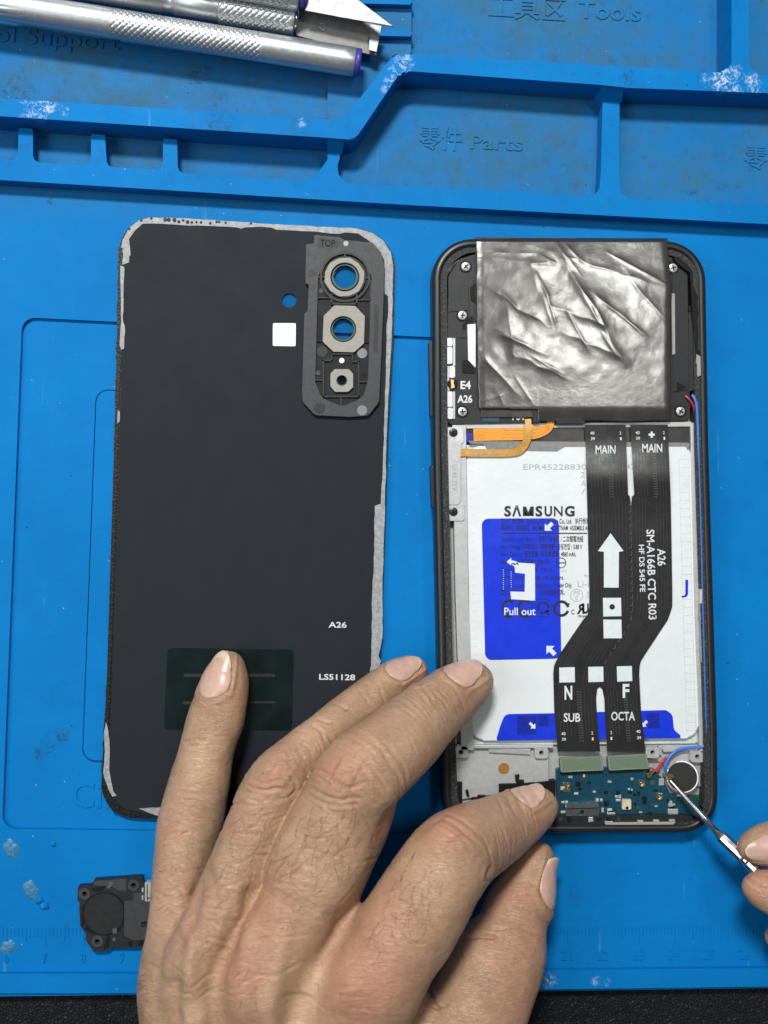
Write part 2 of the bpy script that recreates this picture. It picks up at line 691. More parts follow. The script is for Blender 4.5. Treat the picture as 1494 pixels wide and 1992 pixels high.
def font_mesh(s, ext=0.0, off=0.0, bev=0.0):
    c = bpy.data.curves.new('lettering', 'FONT')
    c.body = s
    c.extrude = ext
    c.offset = off
    c.bevel_depth = bev
    c.resolution_u = 3
    o = bpy.data.objects.new('lettering', c)
    me = bpy.data.meshes.new_from_object(o)
    V = np.array([tuple(v.co) for v in me.vertices]).reshape(-1, 3)
    F = [tuple(p.vertices) for p in me.polygons]
    bpy.data.objects.remove(o)
    bpy.data.curves.remove(c)
    bpy.data.meshes.remove(me)
    return V, F


CAPH = float(font_mesh('H')[0][:, 1].max())


class Text:
    """collects lettering into one mesh"""

    def __init__(self):
        self.V, self.F, self.runs = [], [], []

    def add(self, s, x, y, h, z, w=None, rot=0.0, align='C', ext=0.0, off=0.0, skew=0.0):
        V, F = font_mesh(s, .1 if ext else 0, off, .02 if ext else 0)
        if not len(V):
            return self
        sy = h / CAPH
        x0, x1 = V[:, 0].min(), V[:, 0].max()
        sx = w / (x1 - x0) if w else sy
        cx = {'C': (x0 + x1) / 2, 'L': x0, 'R': x1}[align]
        u = (V[:, 0] - cx) * sx
        v = -(V[:, 1] - CAPH / 2) * sy
        u = u - skew * v
        a = math.radians(rot)
        px = x + u * math.cos(a) - v * math.sin(a)
        py = y + u * math.sin(a) + v * math.cos(a)
        k = len(self.V)
        for i in range(len(V)):
            self.V.append(W(px[i], py[i], z + (V[i, 2] / .12 * ext if ext else 0)))
        f0 = len(self.F)
        self.F += [tuple(k + j for j in f) for f in F]
        self.runs.append(((k, len(self.V)), (f0, len(self.F))))
        return self

    def build(self, name, mat, parent, label=None):
        """every word or number its own mesh"""
        o = None
        for (v0, v1), (f0, f1) in self.runs:
            o = mesh(name, self.V[v0:v1], [tuple(i - v0 for i in f) for f in self.F[f0:f1]], mat, parent, False, label)
        return o


# ================================================================ THE SETTING
tb = mesh('table', [(-150, -90, -.42), (150, -90, -.42), (150, 120, -.42), (-150, 120, -.42)], [(0, 1, 2, 3)], 'leather')
tb['kind'] = 'structure'

# ================================================================ REPAIR MAT
mat_ = thing('repair_mat', 'blue silicone repair mat with raised parts trays and a moulded ruler, lying under everything', 'mat', (0, 0, -.4))
POCKET = rnd([(43, 617), (840, 656), (1000, 664), (990, 1630), (757, 1622), (300, 1616), (4, 1612)], [26, 0, 20, 20, 0, 0, 26])
OUTER = rnd([(-640, -900), (2250, -900), (2250, 1926), (1494, 1922), (1046, 1928), (278, 1935), (-640, 1945)], [30, 30, 30, 0, 0, 0, 30])
holed('mat_sheet', OUTER, [POCKET], 0.0, -.4, 'rubber', mat_)
PAD = [(188, 759), (700, 775), (680, 1490), (161, 1479)]
holed('pocket_floor', [(30, 600), (1020, 650), (1010, 1650), (-10, 1630)], [rnd([(186.4, 757.4), (703, 773), (683, 1492), (159.4, 1480.6)], [24, 10, 10, 24])], -.12, -.39, 'rubber', mat_)  # narrow gap added round the pad so its shade draws a dark edge
prism('raised_pad', rnd(PAD, [22, 10, 10, 22]), -.02, -.38, 'rubber', mat_, .02, 3)
# front rim
prism('front_rim', [(-640, 1896), (0, 1894), (278, 1894), (1066, 1887), (1494, 1883), (2240, 1878), (2240, 1918), (1494, 1919), (1046, 1925), (278, 1932), (-640, 1936)],
      .13, -.05, 'rubber', mat_, .05, 3)
# tall dividing wall
tall = [(-640, 152), (-60, 187), (637, 232), (667, 233.5), (764, 109), (779, 105), (1100, 123), (1412, 142), (1423, 122), (1425, -700), (1457, -700),
        (1457, 122), (1468, 146), (2250, 193), (2250, 228), (1494, 181), (1223, 171), (1168, 165), (790, 138), (777, 143), (697, 262), (685, 272), (637, 268), (-60, 222), (-640, 190)]
prism('tall_divider', rnd(tall, [0, 0, 0, 6, 14, 14, 0, 16, 12, 0, 0, 12, 16, 0, 0, 0, 0, 0, 20, 14, 10, 12, 0, 0, 0]), 1.05, -.03, 'rubber', mat_, .045, 3)


def up(a, b, n=None):
    return [a, b]


low = [(-640, 276), (-140, 302), (-120, 240), (-92, 240), (-92, 300), (21, 313), (35, 304), (36, 249), (64, 250), (64, 306), (72, 316), (171, 322), (177, 314), (177, 260), (205, 262),
       (206, 316), (214, 325), (308, 330), (317, 322), (317, 269), (345, 271), (346, 328), (353, 337), (600, 351), (610, 348), (637, 311), (637, 272), (668, 272), (660, 311), (656, 322), (660, 345), (675, 356),
       (800, 364), (1152, 382), (1166, 370), (1169, 330), (1173, 170), (1206, 172), (1205, 330), (1207, 372), (1218, 386), (1494, 402), (2250, 442),
       (2250, 478), (1494, 436), (800, 399), (0, 350), (-640, 312)]
rl = [0, 8, 3, 3, 8, 8, 6, 3, 3, 6, 8, 8, 6, 3, 3, 6, 8, 8, 6, 3, 3, 6, 8, 8, 8, 3, 0, 0, 4, 8, 12, 12, 0, 14, 8, 0, 0, 0, 0, 8, 14, 0, 0, 0, 0, 0, 0, 0]
prism('low_divider', rnd(low, rl, 4), .5, -.03, 'rubber', mat_, .022, 2)
# gussets where the low ribs climb the tall wall
for x0, x1, ya, yb in ((637, 666, 268, 300), (1172, 1210, 166, 200)):
    a, b, c, d = W(x0, ya, 1.0), W(x1 + 4, ya, 1.0), W(x1, yb, .48), W(x0, yb, .48)
    V = [a, b, c, d] + [Vector((p.x, p.y, 0)) for p in (a, b, c, d)]
    mesh('divider_gusset', V, [(0, 1, 2, 3), (0, 4, 5, 1), (1, 5, 6, 2), (2, 6, 7, 3), (3, 7, 4, 0), (4, 7, 6, 5)], 'rubber', mat_)
prism('tool_rest', rnd([(640, -300), (803, -300), (800, 106), (766, 106), (668, 234), (637, 233)], 3), .18, -.02, 'rubber', mat_, .03, 2)
for y in (-60, 2, 64):
    prism('rest_rib', rnd([(640, y - 9), (802, y - 5), (802, y + 7), (640, y + 3)], 4), .42, .1, 'rubber', mat_, .05, 3)
# moulded lettering
t = Text()
t.add('工具区', 1026, 16, 34, .015, w=150, rot=3, ext=.022, off=-.004)
t.add('Tools', 1186, 21, 32, .015, w=122, rot=3, ext=.022, off=-.004)
t.add('零件', 857, 270, 34, .015, w=84, rot=2.5, ext=.02, off=-.004)
t.add('Parts', 966, 277, 27, .015, w=102, rot=2.5, ext=.02, off=-.004)
t.add('零件 Parts', 1447, 306, 34, .015, w=204, rot=2.5, align='L', ext=.02, off=-.004)
t.add('Tool Support', -78, 60, 30, .015, w=312, rot=4, align='L', ext=.022, off=-.004)
t.add('Circuit', 140, 1546, 48, -.11, w=190, rot=1, align='L', ext=.022, off=-.01)
# ruler, 1 cm per division, numbers 0 to 40
X6, X9, X21, X26 = W(10, 1810).x, W(238, 1810).x, W(1105, 1803).x, W(1450, 1801).x
slope = (X26 - X9) / 17.0


def ruler_x(v):
    return X9 + (v - 9) * slope


yr0, yr1 = W(10, 1806).y, W(1494, 1801).y
xr0, xr1 = W(10, 1806).x, W(1494, 1801).x


def ruler_y(x):
    return yr0 + (yr1 - yr0) * (x - xr0) / (xr1 - xr0)


V, F = [], []
for k in range(0, 401):
    x = ruler_x(k / 10)
    y = ruler_y(x)
    L = .47 if k % 10 == 0 else (.36 if k % 5 == 0 else .235)
    w = .018
    b = len(V)
    for zz in (0.0, .013):
        ww = w if zz == 0 else w * .5
        V += [Vector((x - ww, y, zz)), Vector((x + ww, y, zz)), Vector((x + ww, y - L, zz)), Vector((x - ww, y - L, zz))]
    F += [(b + 4, b + 5, b + 6, b + 7)] + [(b + i, b + (i + 1) % 4, b + 4 + (i + 1) % 4, b + 4 + i) for i in range(4)]
mesh('ruler_scale', V, F, 'rubber', mat_)
for v in range(0, 41):
    P = np.array([[ruler_x(v), ruler_y(ruler_x(v)) - .82, 0.0]])
    px, py = proj(P)
    t.add(str(v), px[0] - 2, py[0], 19, .01, w=(9 if v < 10 and v != 1 else 22) if v not in (1,) else 5, rot=1, ext=.018, off=-.012)
t.build('moulded_lettering', 'rubber', mat_)


# blobs of dried glue
def blob(px, py, r, h, mat, ry=None):
    V, F = [], []
    c = W(px, py, 0)
    n, m = 20, 6
    ph = random.random() * 9
    V.append(c + Vector((0, 0, h)))
    for j in range(1, m + 1):
        for i in range(n):
            a = 2 * math.pi * i / n
            rr = r * j / m * (1 + .18 * math.sin(2 * a + ph) + .1 * math.sin(5 * a + ph * 2))
            zz = h * (1 - (j / m) ** 2) + (.004 if j < m else -.01)
            zz += random.uniform(-.012, .012) * (j < m)
            V.append(c + Vector((rr * math.cos(a), rr * math.sin(a) * (ry or 1), zz)))
    for i in range(n):
        F.append((0, 1 + i, 1 + (i + 1) % n))
        for j in range(m - 1):
            F.append((1 + j * n + i, 1 + (j + 1) * n + i, 1 + (j + 1) * n + (i + 1) % n, 1 + j * n + (i + 1) % n))
    return mesh('dried_glue', V, F, mat, mat_, True)


def glue_mat():
    t = NT('dried_glue')
    f = t.noise(700, 5)
    t.set(**{'Base Color': t.mix(t.ramp(f, .35, .65), (.012, .16, .36), (.06, .18, .27)), 'Roughness': .3})
    t.bump(f, .0004)
    return t.m


M['glue'] = glue_mat()
for a in ((22, 1652, .22, .05, 'glue', 1.3), (60, 1732, .22, .05, 'glue', 1.2), (16, 1843, .2, .03, 'glue', 1.2), (86, 1762, .13, .1, 'rubber', 1), (77, 1752, .1, .09, 'rubber', 1),
          (104, 1642, .07, .05, 'rubber', 1.5), (1010, 1742, .2, .015, 'rubber', 1)):
    blob(*a)

# ================================================================ BACK COVER
cov = thing('back_cover', 'dark grey phone back cover lying inside up, with camera bracket and torn grey adhesive edge', 'phone cover', W(490, 1000, 0))
CO = [(234, 418), (520, 435), (770, 449), (766, 640), (755, 830), (744, 1160), (729, 1612), (460, 1600), (194, 1589), (208, 1315), (225, 767)]
cr = [66, 0, 78, 0, 0, 0, 66, 0, 66, 0, 0]
CI = [(243, 428), (520, 444), (760, 458), (757, 640), (746, 830), (735, 1160), (720, 1602), (460, 1590), (206, 1579), (219, 1315), (235, 767)]
holes_px = {'lens_large': C3([(1178, 340)])[0], 'lens_mid': C3([(1170, 588)])[0], 'lens_small': C3([(1163, 833)])[0], 'flash': C3([(912, 451)])[0]}
HR = {'lens_large': 27, 'lens_mid': 25, 'lens_small': 10, 'flash': 14}
holes = [circ(*holes_px[k], HR[k]) for k in holes_px]
holed('panel', rnd(CO, cr, 10), holes, .07, .005, 'panel_edge', cov)
holed('inner_film', rnd(CI, [58, 0, 70, 0, 0, 0, 58, 0, 58, 0, 0], 10), holes, .078, .06, 'panel', cov)
# tarry bead of old glue along the left and bottom edges
bm = bmesh.new()
edge = rnd(CO, cr, 10)
prism_bm(bm, jag([(230, 480), (239, 482), (237, 640), (232, 780), (221, 1160), (212, 1400), (205, 1500), (197, 1500), (209, 1310), (224, 780)], 6, 1.2), .096, .05)
prism_bm(bm, jag([(197, 1490), (207, 1492), (214, 1545), (236, 1572), (275, 1581), (272, 1588), (222, 1580), (203, 1552)], 6, 1.2), .1, .05)
from_bm('glue_bead', bm, 'panel_edge', cov)
# adhesive: long torn strip round top and right, pieces left and bottom
ad = C3([(106, 270), (120, 282), (150, 270), (150, 238), (157, 236), (148, 160), (180, 115), (215, 85), (330, 88), (430, 95), (560, 98), (660, 103), (684, 110), (700, 103), (780, 100), (830, 105), (850, 115),
         (1000, 122), (1150, 135), (1180, 127), (1240, 132), (1290, 165), (1345, 215), (1366, 260), (1368, 420), (1384, 432), (1384, 530), (1377, 560), (1374, 780), (1366, 1029)]) \
    + [(745, 900), (741, 980), (729, 984), (727, 1100), (724, 1160), (722, 1295), (719, 1306), (738, 1305), (741, 1285), (736, 1276), (744, 1240), (744, 1150), (753, 830)] \
    + C3([(1392, 790), (1404, 560), (1407, 280), (1398, 225), (1360, 165), (1310, 130), (1230, 108), (900, 92), (620, 74), (420, 60), (250, 55), (195, 70), (150, 105), (118, 165), (108, 220)])
prism('adhesive_strip', jag(ad, 14, .7), .092, .06, 'adhesive', cov, .004, 1)
for p in (C3([(107, 285), (128, 292), (124, 400), (120, 550), (130, 575), (126, 680), (112, 688), (104, 660), (112, 560), (110, 420)]),
          C4([(40, 600), (50, 635), (58, 740), (54, 830), (74, 930), (90, 950), (70, 955), (50, 918), (26, 840), (34, 740), (31, 640)]),
          C4([(195, 1012), (310, 1006), (310, 1050), (280, 1044), (240, 1030)]),
          [(229, 798), (233, 800), (233, 820), (228, 824)]):
    prism('adhesive_scrap', jag(p, 9, .8), .104, .06, 'adhesive', cov, .004, 1)
bm = bmesh.new()
for k in range(14):
    c = C3([(320 + k * 22 + random.uniform(-6, 6), 66 + k * 1.2 + random.uniform(-4, 6))])[0]
    if 8 < k < 10:
        continue
    prism_bm(bm, jag(circ(c[0], c[1], random.uniform(2, 4), 8), 3, .7), .115, .06, .01)
for c in C3([(730, 84), (255, 60), (150, 110), (208, 70)]):
    prism_bm(bm, jag(circ(c[0], c[1], 2.5, 8), 3, .6), .11, .06, .01)
from_bm('glue_beads', bm, 'residue', cov)

# camera bracket
BR = rnd(C3([(1032, 140), (1150, 150), (1180, 165), (1310, 176), (1350, 222), (1366, 290), (1362, 440), (1352, 700), (1340, 935), (1290, 1000), (1200, 1006), (1035, 998),
             (978, 935), (974, 880), (985, 516), (1000, 504), (1006, 376), (990, 370), (993, 185), (1030, 180)]), [3, 2, 2, 8, 12, 0, 0, 0, 10, 14, 0, 14, 10, 3, 3, 2, 2, 2, 2, 2])
STAD = rnd(C3([(1050, 340), (1085, 255), (1178, 212), (1270, 255), (1305, 340), (1288, 830), (1265, 915), (1165, 958), (1065, 915), (1036, 840)]), [20, 26, 26, 26, 8, 8, 26, 26, 26, 8])
lens_h = [circ(*holes_px[k], HR[k] - 1) for k in ('lens_large', 'lens_mid', 'lens_small')]
bk = holed('camera_bracket', BR, [STAD], .23, .08, 'grey_plastic', cov)
holed('bracket_floor', rnd(C3([(1045, 330), (1080, 245), (1178, 205), (1275, 245), (1312, 340), (1295, 830), (1270, 925), (1165, 966), (1060, 925), (1030, 840)]), 20), lens_h, .15, .08, 'matt_black', bk)
# moulded ribs inside
ribs = []
L1 = holes_px['lens_large']
holed('lens_wall', circ(*L1, 49, 40), [circ(*L1, 45, 40)], .225, .14, 'black_plastic', bk)
holed('lens_wall', circ(*L1, 40, 40), [circ(*L1, 37, 40)], .235, .14, 'black_plastic', bk)
multi('bracket_rib', [C3(p) for p in (rect(1175, 212, 1182, 245), rect(1050, 338, 1085, 344), rect(1270, 340, 1303, 346), rect(1110, 420, 1118, 470), rect(1230, 420, 1238, 470), rect(1110, 464, 1238, 471),
                                      rect(1046, 436, 1110, 441), rect(1238, 446, 1303, 451), rect(1072, 735, 1079, 912), rect(1240, 740, 1247, 912), rect(1072, 905, 1247, 913), rect(1072, 733, 1112, 741),
                                      rect(1212, 738, 1247, 746), rect(1112, 706, 1118, 735), rect(1212, 708, 1218, 740), rect(1112, 704, 1218, 710), rect(1156, 913, 1163, 955), rect(1036, 828, 1072, 834),
                                      rect(1247, 836, 1288, 842), rect(1296, 350, 1301, 830))], .215, .14, 'black_plastic', bk)
prism('rib_block', C3(rect(1122, 442, 1226, 466)), .19, .14, 'dark_recess', bk, .004)
prism('side_block', C3(rect(1046, 525, 1090, 650)), .2, .14, 'dark_recess', bk, .008)
prism('side_block', C3(rect(1256, 530, 1300, 655)), .2, .14, 'dark_recess', bk, .008)
prism('print_strip', C3([(1318, 472), (1342, 472), (1334, 700), (1313, 700)]), .232, .2, 'black_plastic', bk, 0)
prism('print_strip', C3([(1050, 152), (1147, 158), (1144, 205), (1047, 199)]), .233, .2, 'black_plastic', bk, 0)
t = Text()
t.add('TOP', *C3([(1096, 179)])[0], 13, .235, w=29, rot=3, off=.02)
t.build('lettering', 'dark_recess', bk)
# gaskets
A = holes_px['lens_large']
dod = [(A[0] + 40 * math.cos(2 * math.pi * (k + .5) / 12) * (1.0 if k % 2 else .96), A[1] + 39 * math.sin(2 * math.pi * (k + .5) / 12) * (1.0 if k % 2 else .97)) for k in range(12)]
dod = [(x - 1, y) for x, y in dod]
holed('lens_gasket', rnd(dod, 6), [circ(*A, 28.5)], .255, .12, 'gasket', cov)
B = holes_px['lens_mid']
ocx = [(-18, -46), (22, -45), (41, -25), (39, 28), (20, 45), (-20, 44), (-41, 24), (-39, -26)]
holed('lens_gasket', rnd([(B[0] + x + 1, B[1] + y) for x, y in ocx], 4), [circ(*B, 25.5)], .255, .12, 'gasket', cov)
Cc = holes_px['lens_small']
holed('lens_gasket', rnd([(Cc[0] + x * 22, Cc[1] + y * 22) for x, y in ((-.62, -1), (.62, -1), (1, -.6), (1, .6), (.55, 1), (-.6, 1), (-1, .5), (-1, -.6))], 4), [circ(*Cc, 10.5)], .24, .12, 'gasket', cov)
for k, r in (('lens_large', 27), ('lens_mid', 25), ('lens_small', 10.4)):
    c = holes_px[k]
    lr = holed('lens_ring', circ(*c, r + 1.0, 40), [circ(*c, r * .80, 40)], .13, .012, 'frame_black', cov)
    holed('inner_ring', circ(*c, r * .94, 40), [circ(*c, r * .84, 40)], .18, .1, 'pcb_green' if k != 'lens_small' else 'frame_black', lr)
    prism('lens_glass', circ(*c, r * .81, 40), .04, .02, 'glass', cov, 0)
prism('lens_glass', circ(*holes_px['flash'], 14.2), .03, .015, 'glass', cov, 0)
# round ejector marks
for (x, y), r, m in zip(C3([(1163, 738), (1070, 695), (1260, 703), (1183, 180), (1057, 965), (1260, 975), (1285, 195), (1018, 322), (1270, 805), (1050, 797), (1064, 405)]),
                        (5.2, 11, 10, 5, 11, 10, 9, 7, 5, 5, 4.5),
                        ('white_label', 'black_plastic', 'dot_lilac', 'grey_print', 'black_plastic', 'dot_lilac', 'grey_plastic', 'black_plastic', 'dark_recess', 'grey_plastic', 'grey_plastic')):
    zz = .235 if (x, y) not in C3([(1163, 738), (1070, 695), (1260, 703), (1270, 805), (1050, 797), (1064, 405)]) else .165
    prism('ejector_mark', circ(x, y, r, 20), zz, .1, m, bk, .004, 1)
# stickers and print
prism('white_label', rnd(C3([(835, 560), (944, 560), (943, 670), (834, 668)]), 2.5), .084, .07, 'white_label', cov, .002, 1)
gs = prism('green_sticker', rnd(C4([(333, 245), (935, 254), (925, 640), (314, 635)]), 10), .086, .07, 'green_sticker', cov, .003, 1)
multi('sticker_line', [rnd(C4(p), 2) for p in (rect(410, 369, 845, 384), [(405, 500), (560, 500), (560, 515), (405, 515)], rect(700, 500, 845, 510))], .0885, .08, 'sticker_line', gs)
t = Text()
t.add('A26', *C4([(1143, 136)])[0], 10.5, .082, w=35, rot=1, off=.02)
t.add('LS51128', *C4([(1141, 385)])[0], 10.5, .082, w=70, rot=1, off=.02)
t.build('printed_text', 'pale_print', cov)

# ================================================================ PHONE
ph = thing('smartphone', 'opened black smartphone without its back, battery, ribbon cable and grey foil exposed', 'phone', W(1120, 1040, 0))
PO = [(841, 462), (1374, 468), (1381, 867), (1398, 1425), (1399, 1622), (866, 1624), (855, 1381), (843, 860)]
pr = [78, 80, 0, 0, 72, 76, 0, 0]


def inset(poly, d):
    c = (sum(p[0] for p in poly) / len(poly), sum(p[1] for p in poly) / len(poly))
    out = []
    n = len(poly)
    for i, p in enumerate(poly):
        a, q = Vector(poly[i - 1]), Vector(poly[(i + 1) % n])
        p = Vector(p)
        e1, e2 = (p - a).normalized(), (q - p).normalized()
        n1, n2 = Vector((-e1.y, e1.x)), Vector((-e2.y, e2.x))
        b = (n1 + n2).normalized()
        k = d / max(.3, b.dot(n1))
        out.append(tuple(p + b * k))
    return out


def ring_bm(bm, outer, inner, z1, z0, bev):
    """frame rail with a rounded outer shoulder; outer and inner have the same count"""
    n = len(outer)
    loops = []
    oW = [W(x, y, z1) for x, y in outer]
    iW = [W(x, y, z1) for x, y in inner]
    prof = []
    for k in range(5):
        a = k / 4 * math.pi / 2
        prof.append((bev * (1 - math.cos(a)), z0 + bev * (1 - math.sin(a))))
    prof = [(b_, z_) for b_, z_ in [(bev * (1 - math.sin(a)), z0 + bev * (1 - math.cos(a))) for a in [j / 4 * math.pi / 2 for j in range(5)]]] \
        + [(bev * (1 - math.cos(a)), z1 - bev * (1 - math.sin(a))) for a in [j / 4 * math.pi / 2 for j in range(5)]]
    for off, z in prof:
        loops.append([bm.verts.new((Vector((o.x, o.y, 0)) + (Vector((i.x, i.y, 0)) - Vector((o.x, o.y, 0))).normalized() * off + Vector((0, 0, z)))) for o, i in zip(oW, iW)])
    loops.append([bm.verts.new((i.x, i.y, z1)) for i in iW])
    loops.append([bm.verts.new((i.x, i.y, z0)) for i in iW])
    for a, b in zip(loops, loops[1:] + loops[:1]):
        for i in range(n):
            j = (i + 1) % n
            bm.faces.new((a[i], a[j], b[j], b[i]))


outer = rnd(PO, pr, 12)
in1 = rnd(inset(PO, 15), [max(0, r - 15) if r else 0 for r in pr], 12)
in2 = rnd(inset(PO, 28), [max(0, r - 24) if r else 0 for r in pr], 12)
in1 = in1 if len(in1) == len(outer) else outer
bm = bmesh.new()
ring_bm(bm, outer, in1, .78, .02, .14)
fr = from_bm('frame', bm, 'frame_black', ph, True)
bm = bmesh.new()
ring_bm(bm, rnd(inset(PO, 14), [max(0, r - 14) if r else 0 for r in pr], 12), in2, .715, .1, .01)
cut = [f for f in bm.faces if f.calc_center_median().y < W(1100, 1575, .7).y]
bmesh.ops.delete(bm, geom=cut, context='FACES')
from_bm('gasket_residue', bm, 'residue', ph)
prism('side_key', rnd([(835, 662), (848, 662), (850, 812), (838, 812)], 4), .62, .2, 'frame_black', ph, .06, 3)
prism('side_key', rnd([(838, 905), (850, 905), (853, 990), (841, 990)], 4), .62, .2, 'frame_black', ph, .06, 3)
prism('display_back', rnd(inset(PO, 8), [max(0, r - 8) if r else 0 for r in pr], 12), .16, .03, 'frame_black', ph, 0)
# metal midframe
mid = prism('midframe', rnd(inset(PO, 24), [max(0, r - 22) if r else 0 for r in pr], 12), .30, .1, 'magnesium', ph, 0)
prism('battery_rail', [(880, 826), (907, 826), (911, 1150), (922, 1460), (897, 1460), (886, 1150)], .6, .2, 'magnesium', ph, .02)
prism('battery_rail', [(1343, 822), (1357, 822), (1378, 1465), (1362, 1465), (1352, 1200)], .6, .2, 'magnesium', ph, .02)
prism('battery_rail', [(905, 824), (1345, 820), (1345, 830), (905, 834)], .58, .2, 'magnesium', ph, .015)
prism('battery_rail', C7([(110, 455), (540, 458), (540, 470), (200, 470), (110, 470)]), .56, .2, 'magnesium', ph, .015)
# lower left bay
prism('bay_plate', C7([(105, 472), (440, 475), (520, 475), (520, 640), (110, 700)]), .42, .2, 'magnesium', ph, .01)
prism('bay_step', C7([(250, 468), (440, 472), (438, 500), (255, 490)]), .5, .3, 'silver', ph, .02)
prism('bay_step', C7([(455, 500), (520, 500), (520, 640), (455, 640)]), .48, .3, 'magnesium', ph, .02)
for p in ((130, 487), (487, 490), (981, 488), (1180, 507)):
    c = C7([p])[0]
    holed('screw_boss', rnd(rect(c[0] - 13, c[1] - 11, c[0] + 13, c[1] + 11), 6), [circ(*c, 4.5, 14)], .6, .3, 'magnesium', ph)
    prism('boss_hole', circ(*c, 5, 14), .45, .3, 'dark_recess', ph, 0)
prism('antenna_bay', C7([(100, 620), (135, 620), (135, 715), (100, 715)]), .5, .25, 'dark_recess', ph, .01)
multi('antenna_bay', [C7(p) for p in ([(300, 630), (380, 628), (380, 612), (410, 612), (410, 628), (550, 612), (550, 700), (300, 700)], [(205, 680), (240, 680), (240, 700), (205, 700)],
                                      [(180, 690), (320, 686), (320, 800), (180, 800)], [(372, 590), (390, 588), (386, 615), (374, 618)], [(150, 660), (162, 655), (168, 682), (156, 684)])],
      .52, .25, 'dark_recess', ph, .008)
prism('gold_pad', circ(*C7([(320, 560)])[0], 11, 24), .424, .3, 'amber_pad', ph, 0)
prism('right_bay', C7([(955, 455), (1222, 455), (1222, 640), (1150, 640), (1000, 520), (955, 500)]), .40, .2, 'magnesium', ph, .01)
multi('bay_rib', [C7(p) for p in (rect(1008, 460, 1022, 500), [(1030, 478), (1140, 476), (1140, 484), (1030, 486)], [(1215, 470), (1226, 470), (1228, 590), (1218, 590)])], .55, .3, 'magnesium', ph, .01)
prism('bottom_wall', rnd(C7([(540, 770), (1110, 765), (1190, 780), (1130, 832), (560, 838)]), 8), .58, .2, 'black_plastic', ph, .03)
prism('bottom_seal', C7([(775, 800), (1085, 797), (1060, 826), (765, 832)]), .62, .4, 'gasket', ph, .01)
prism('bottom_seal', jag(C7([(545, 822), (765, 815), (765, 834), (545, 840)]), 8, 1), .62, .4, 'residue', ph, .01)
prism('bottom_seal', jag(C7([(1060, 826), (1120, 800), (1180, 795), (1235, 690), (1236, 600), (1250, 600), (1252, 700), (1195, 800), (1130, 832)]), 8, 1), .66, .4, 'residue', ph, .01)
multi('antenna_contact', [C7(p) for p in (rect(915, 790, 940, 800), rect(985, 788, 1010, 798), rect(1055, 786, 1080, 796), rect(770, 795, 805, 806))], .63, .5, 'silver', ph, .004)

# battery
bat = prism('battery', rnd([(907, 868), (1344, 862), (1360, 1436), (917, 1441)], [26, 22, 24, 24]), .56, .2, 'battery_white', ph, .07, 4)
prism('pouch_edge', rnd([(902, 862), (1350, 856), (1366, 1446), (912, 1450)], 14), .40, .2, 'battery_edge', bat, .05, 3)
prism('upper_flap', rnd(C6([(195, 112), (270, 118), (290, 150), (650, 156), (690, 132), (1320, 130), (1330, 160), (1340, 110), (190, 100)]), 3), .568, .5, 'grey_film', bat, .003, 1)
prism('top_film', rnd(C6([(170, 22), (1340, 16), (1335, 112), (1000, 106), (350, 108), (200, 112)]), 4), .53, .3, 'dark_film', ph, .02, 2)
prism('tape_patch', C6([(175, 60), (215, 60), (215, 105), (175, 105)]), .55, .3, 'blue_dark', ph, .01)
zb = .5625
pull = prism('pull_tab', rnd([(937, 1009), (1087, 1008), (1092, 1281), (944, 1284)], 13), zb + .012, .5, 'blue_tab', bat, .004, 1)
prism('lower_tab', rnd(C7([(285, 436), (303, 375), (325, 318), (545, 314), (1042, 300), (1070, 322), (1076, 388), (1105, 412), (1105, 425), (560, 432)]), [4, 14, 14, 0, 12, 12, 10, 4, 0, 0]), zb + .010, .5, 'blue_tab', bat, .004, 1)
multi('lower_tab_patch', [C7(p) for p in (rect(380, 325, 465, 410), rect(470, 322, 520, 372), [(955, 315), (1010, 313), (1015, 380), (960, 382)])], zb + .0115, .52, 'blue_dark', bat)


def arrow(cx, cy, L, ang, w=1.0):
    a = math.radians(ang)
    base = [(L / 2, 0), (L * .02, -L * .42 * w), (L * .02, -L * .16 * w), (-L / 2, -L * .16 * w), (-L / 2, L * .16 * w), (L * .02, L * .16 * w), (L * .02, L * .42 * w)]
    return [(cx + x * math.cos(a) - y * math.sin(a), cy + x * math.sin(a) + y * math.cos(a)) for x, y in base]


multi('pull_mark', [arrow(*C6([(606, 547)])[0], 21, 135, 1.1), arrow(*C6([(617, 1187)])[0], 24, 225, 1.1), arrow(*C7([(448, 370)])[0], 16, 45, 1), arrow(*C7([(944, 362)])[0], 16, 135, 1),
                    C6([(408, 740), (436, 745), (440, 732), (535, 738), (536, 930), (412, 922), (408, 882), (482, 884), (484, 790), (432, 784), (430, 752)]),
                    C6([(388, 728), (412, 708), (412, 720), (440, 726), (452, 744), (440, 742), (430, 734), (412, 736), (410, 746)])], zb + .0215, zb, 'white_print', bat)
dots = [circ(*p, .9, 6) for p in C6([(372, 770 + k * 11) for k in range(10)] + [(412, 780 + k * 11) for k in range(8)])]
multi('pull_dots', dots, zb + .0215, zb, 'white_print', bat)
t = Text()
t.add('Pull out', *C6([(457, 985)])[0], 14, zb + .022, w=61, off=.012)
t.build('pull_lettering', 'white_print', bat)
t = Text()
zt = zb + .0195
for ch, x0, x1 in (('S', 376, 411), ('Λ', 417, 464), ('S', 538, 574), ('U', 585, 624), ('N', 634, 679), ('G', 690, 741)):
    t.add(ch, *C6([((x0 + x1) / 2, 465)])[0], 18.5, zt, w=(x1 - x0) * .37483, off=.03 if ch != 'N' else .012)
t.build('maker_lettering', 'black_print', bat)
prism('maker_lettering', C6([(473, 490), (473, 441), (489, 441), (501, 472), (513, 441), (529, 441), (529, 490), (518, 490), (518, 460), (506, 490), (496, 490), (484, 460), (484, 490)]), zt, zb, 'black_print', bat, 0)
t = Text()
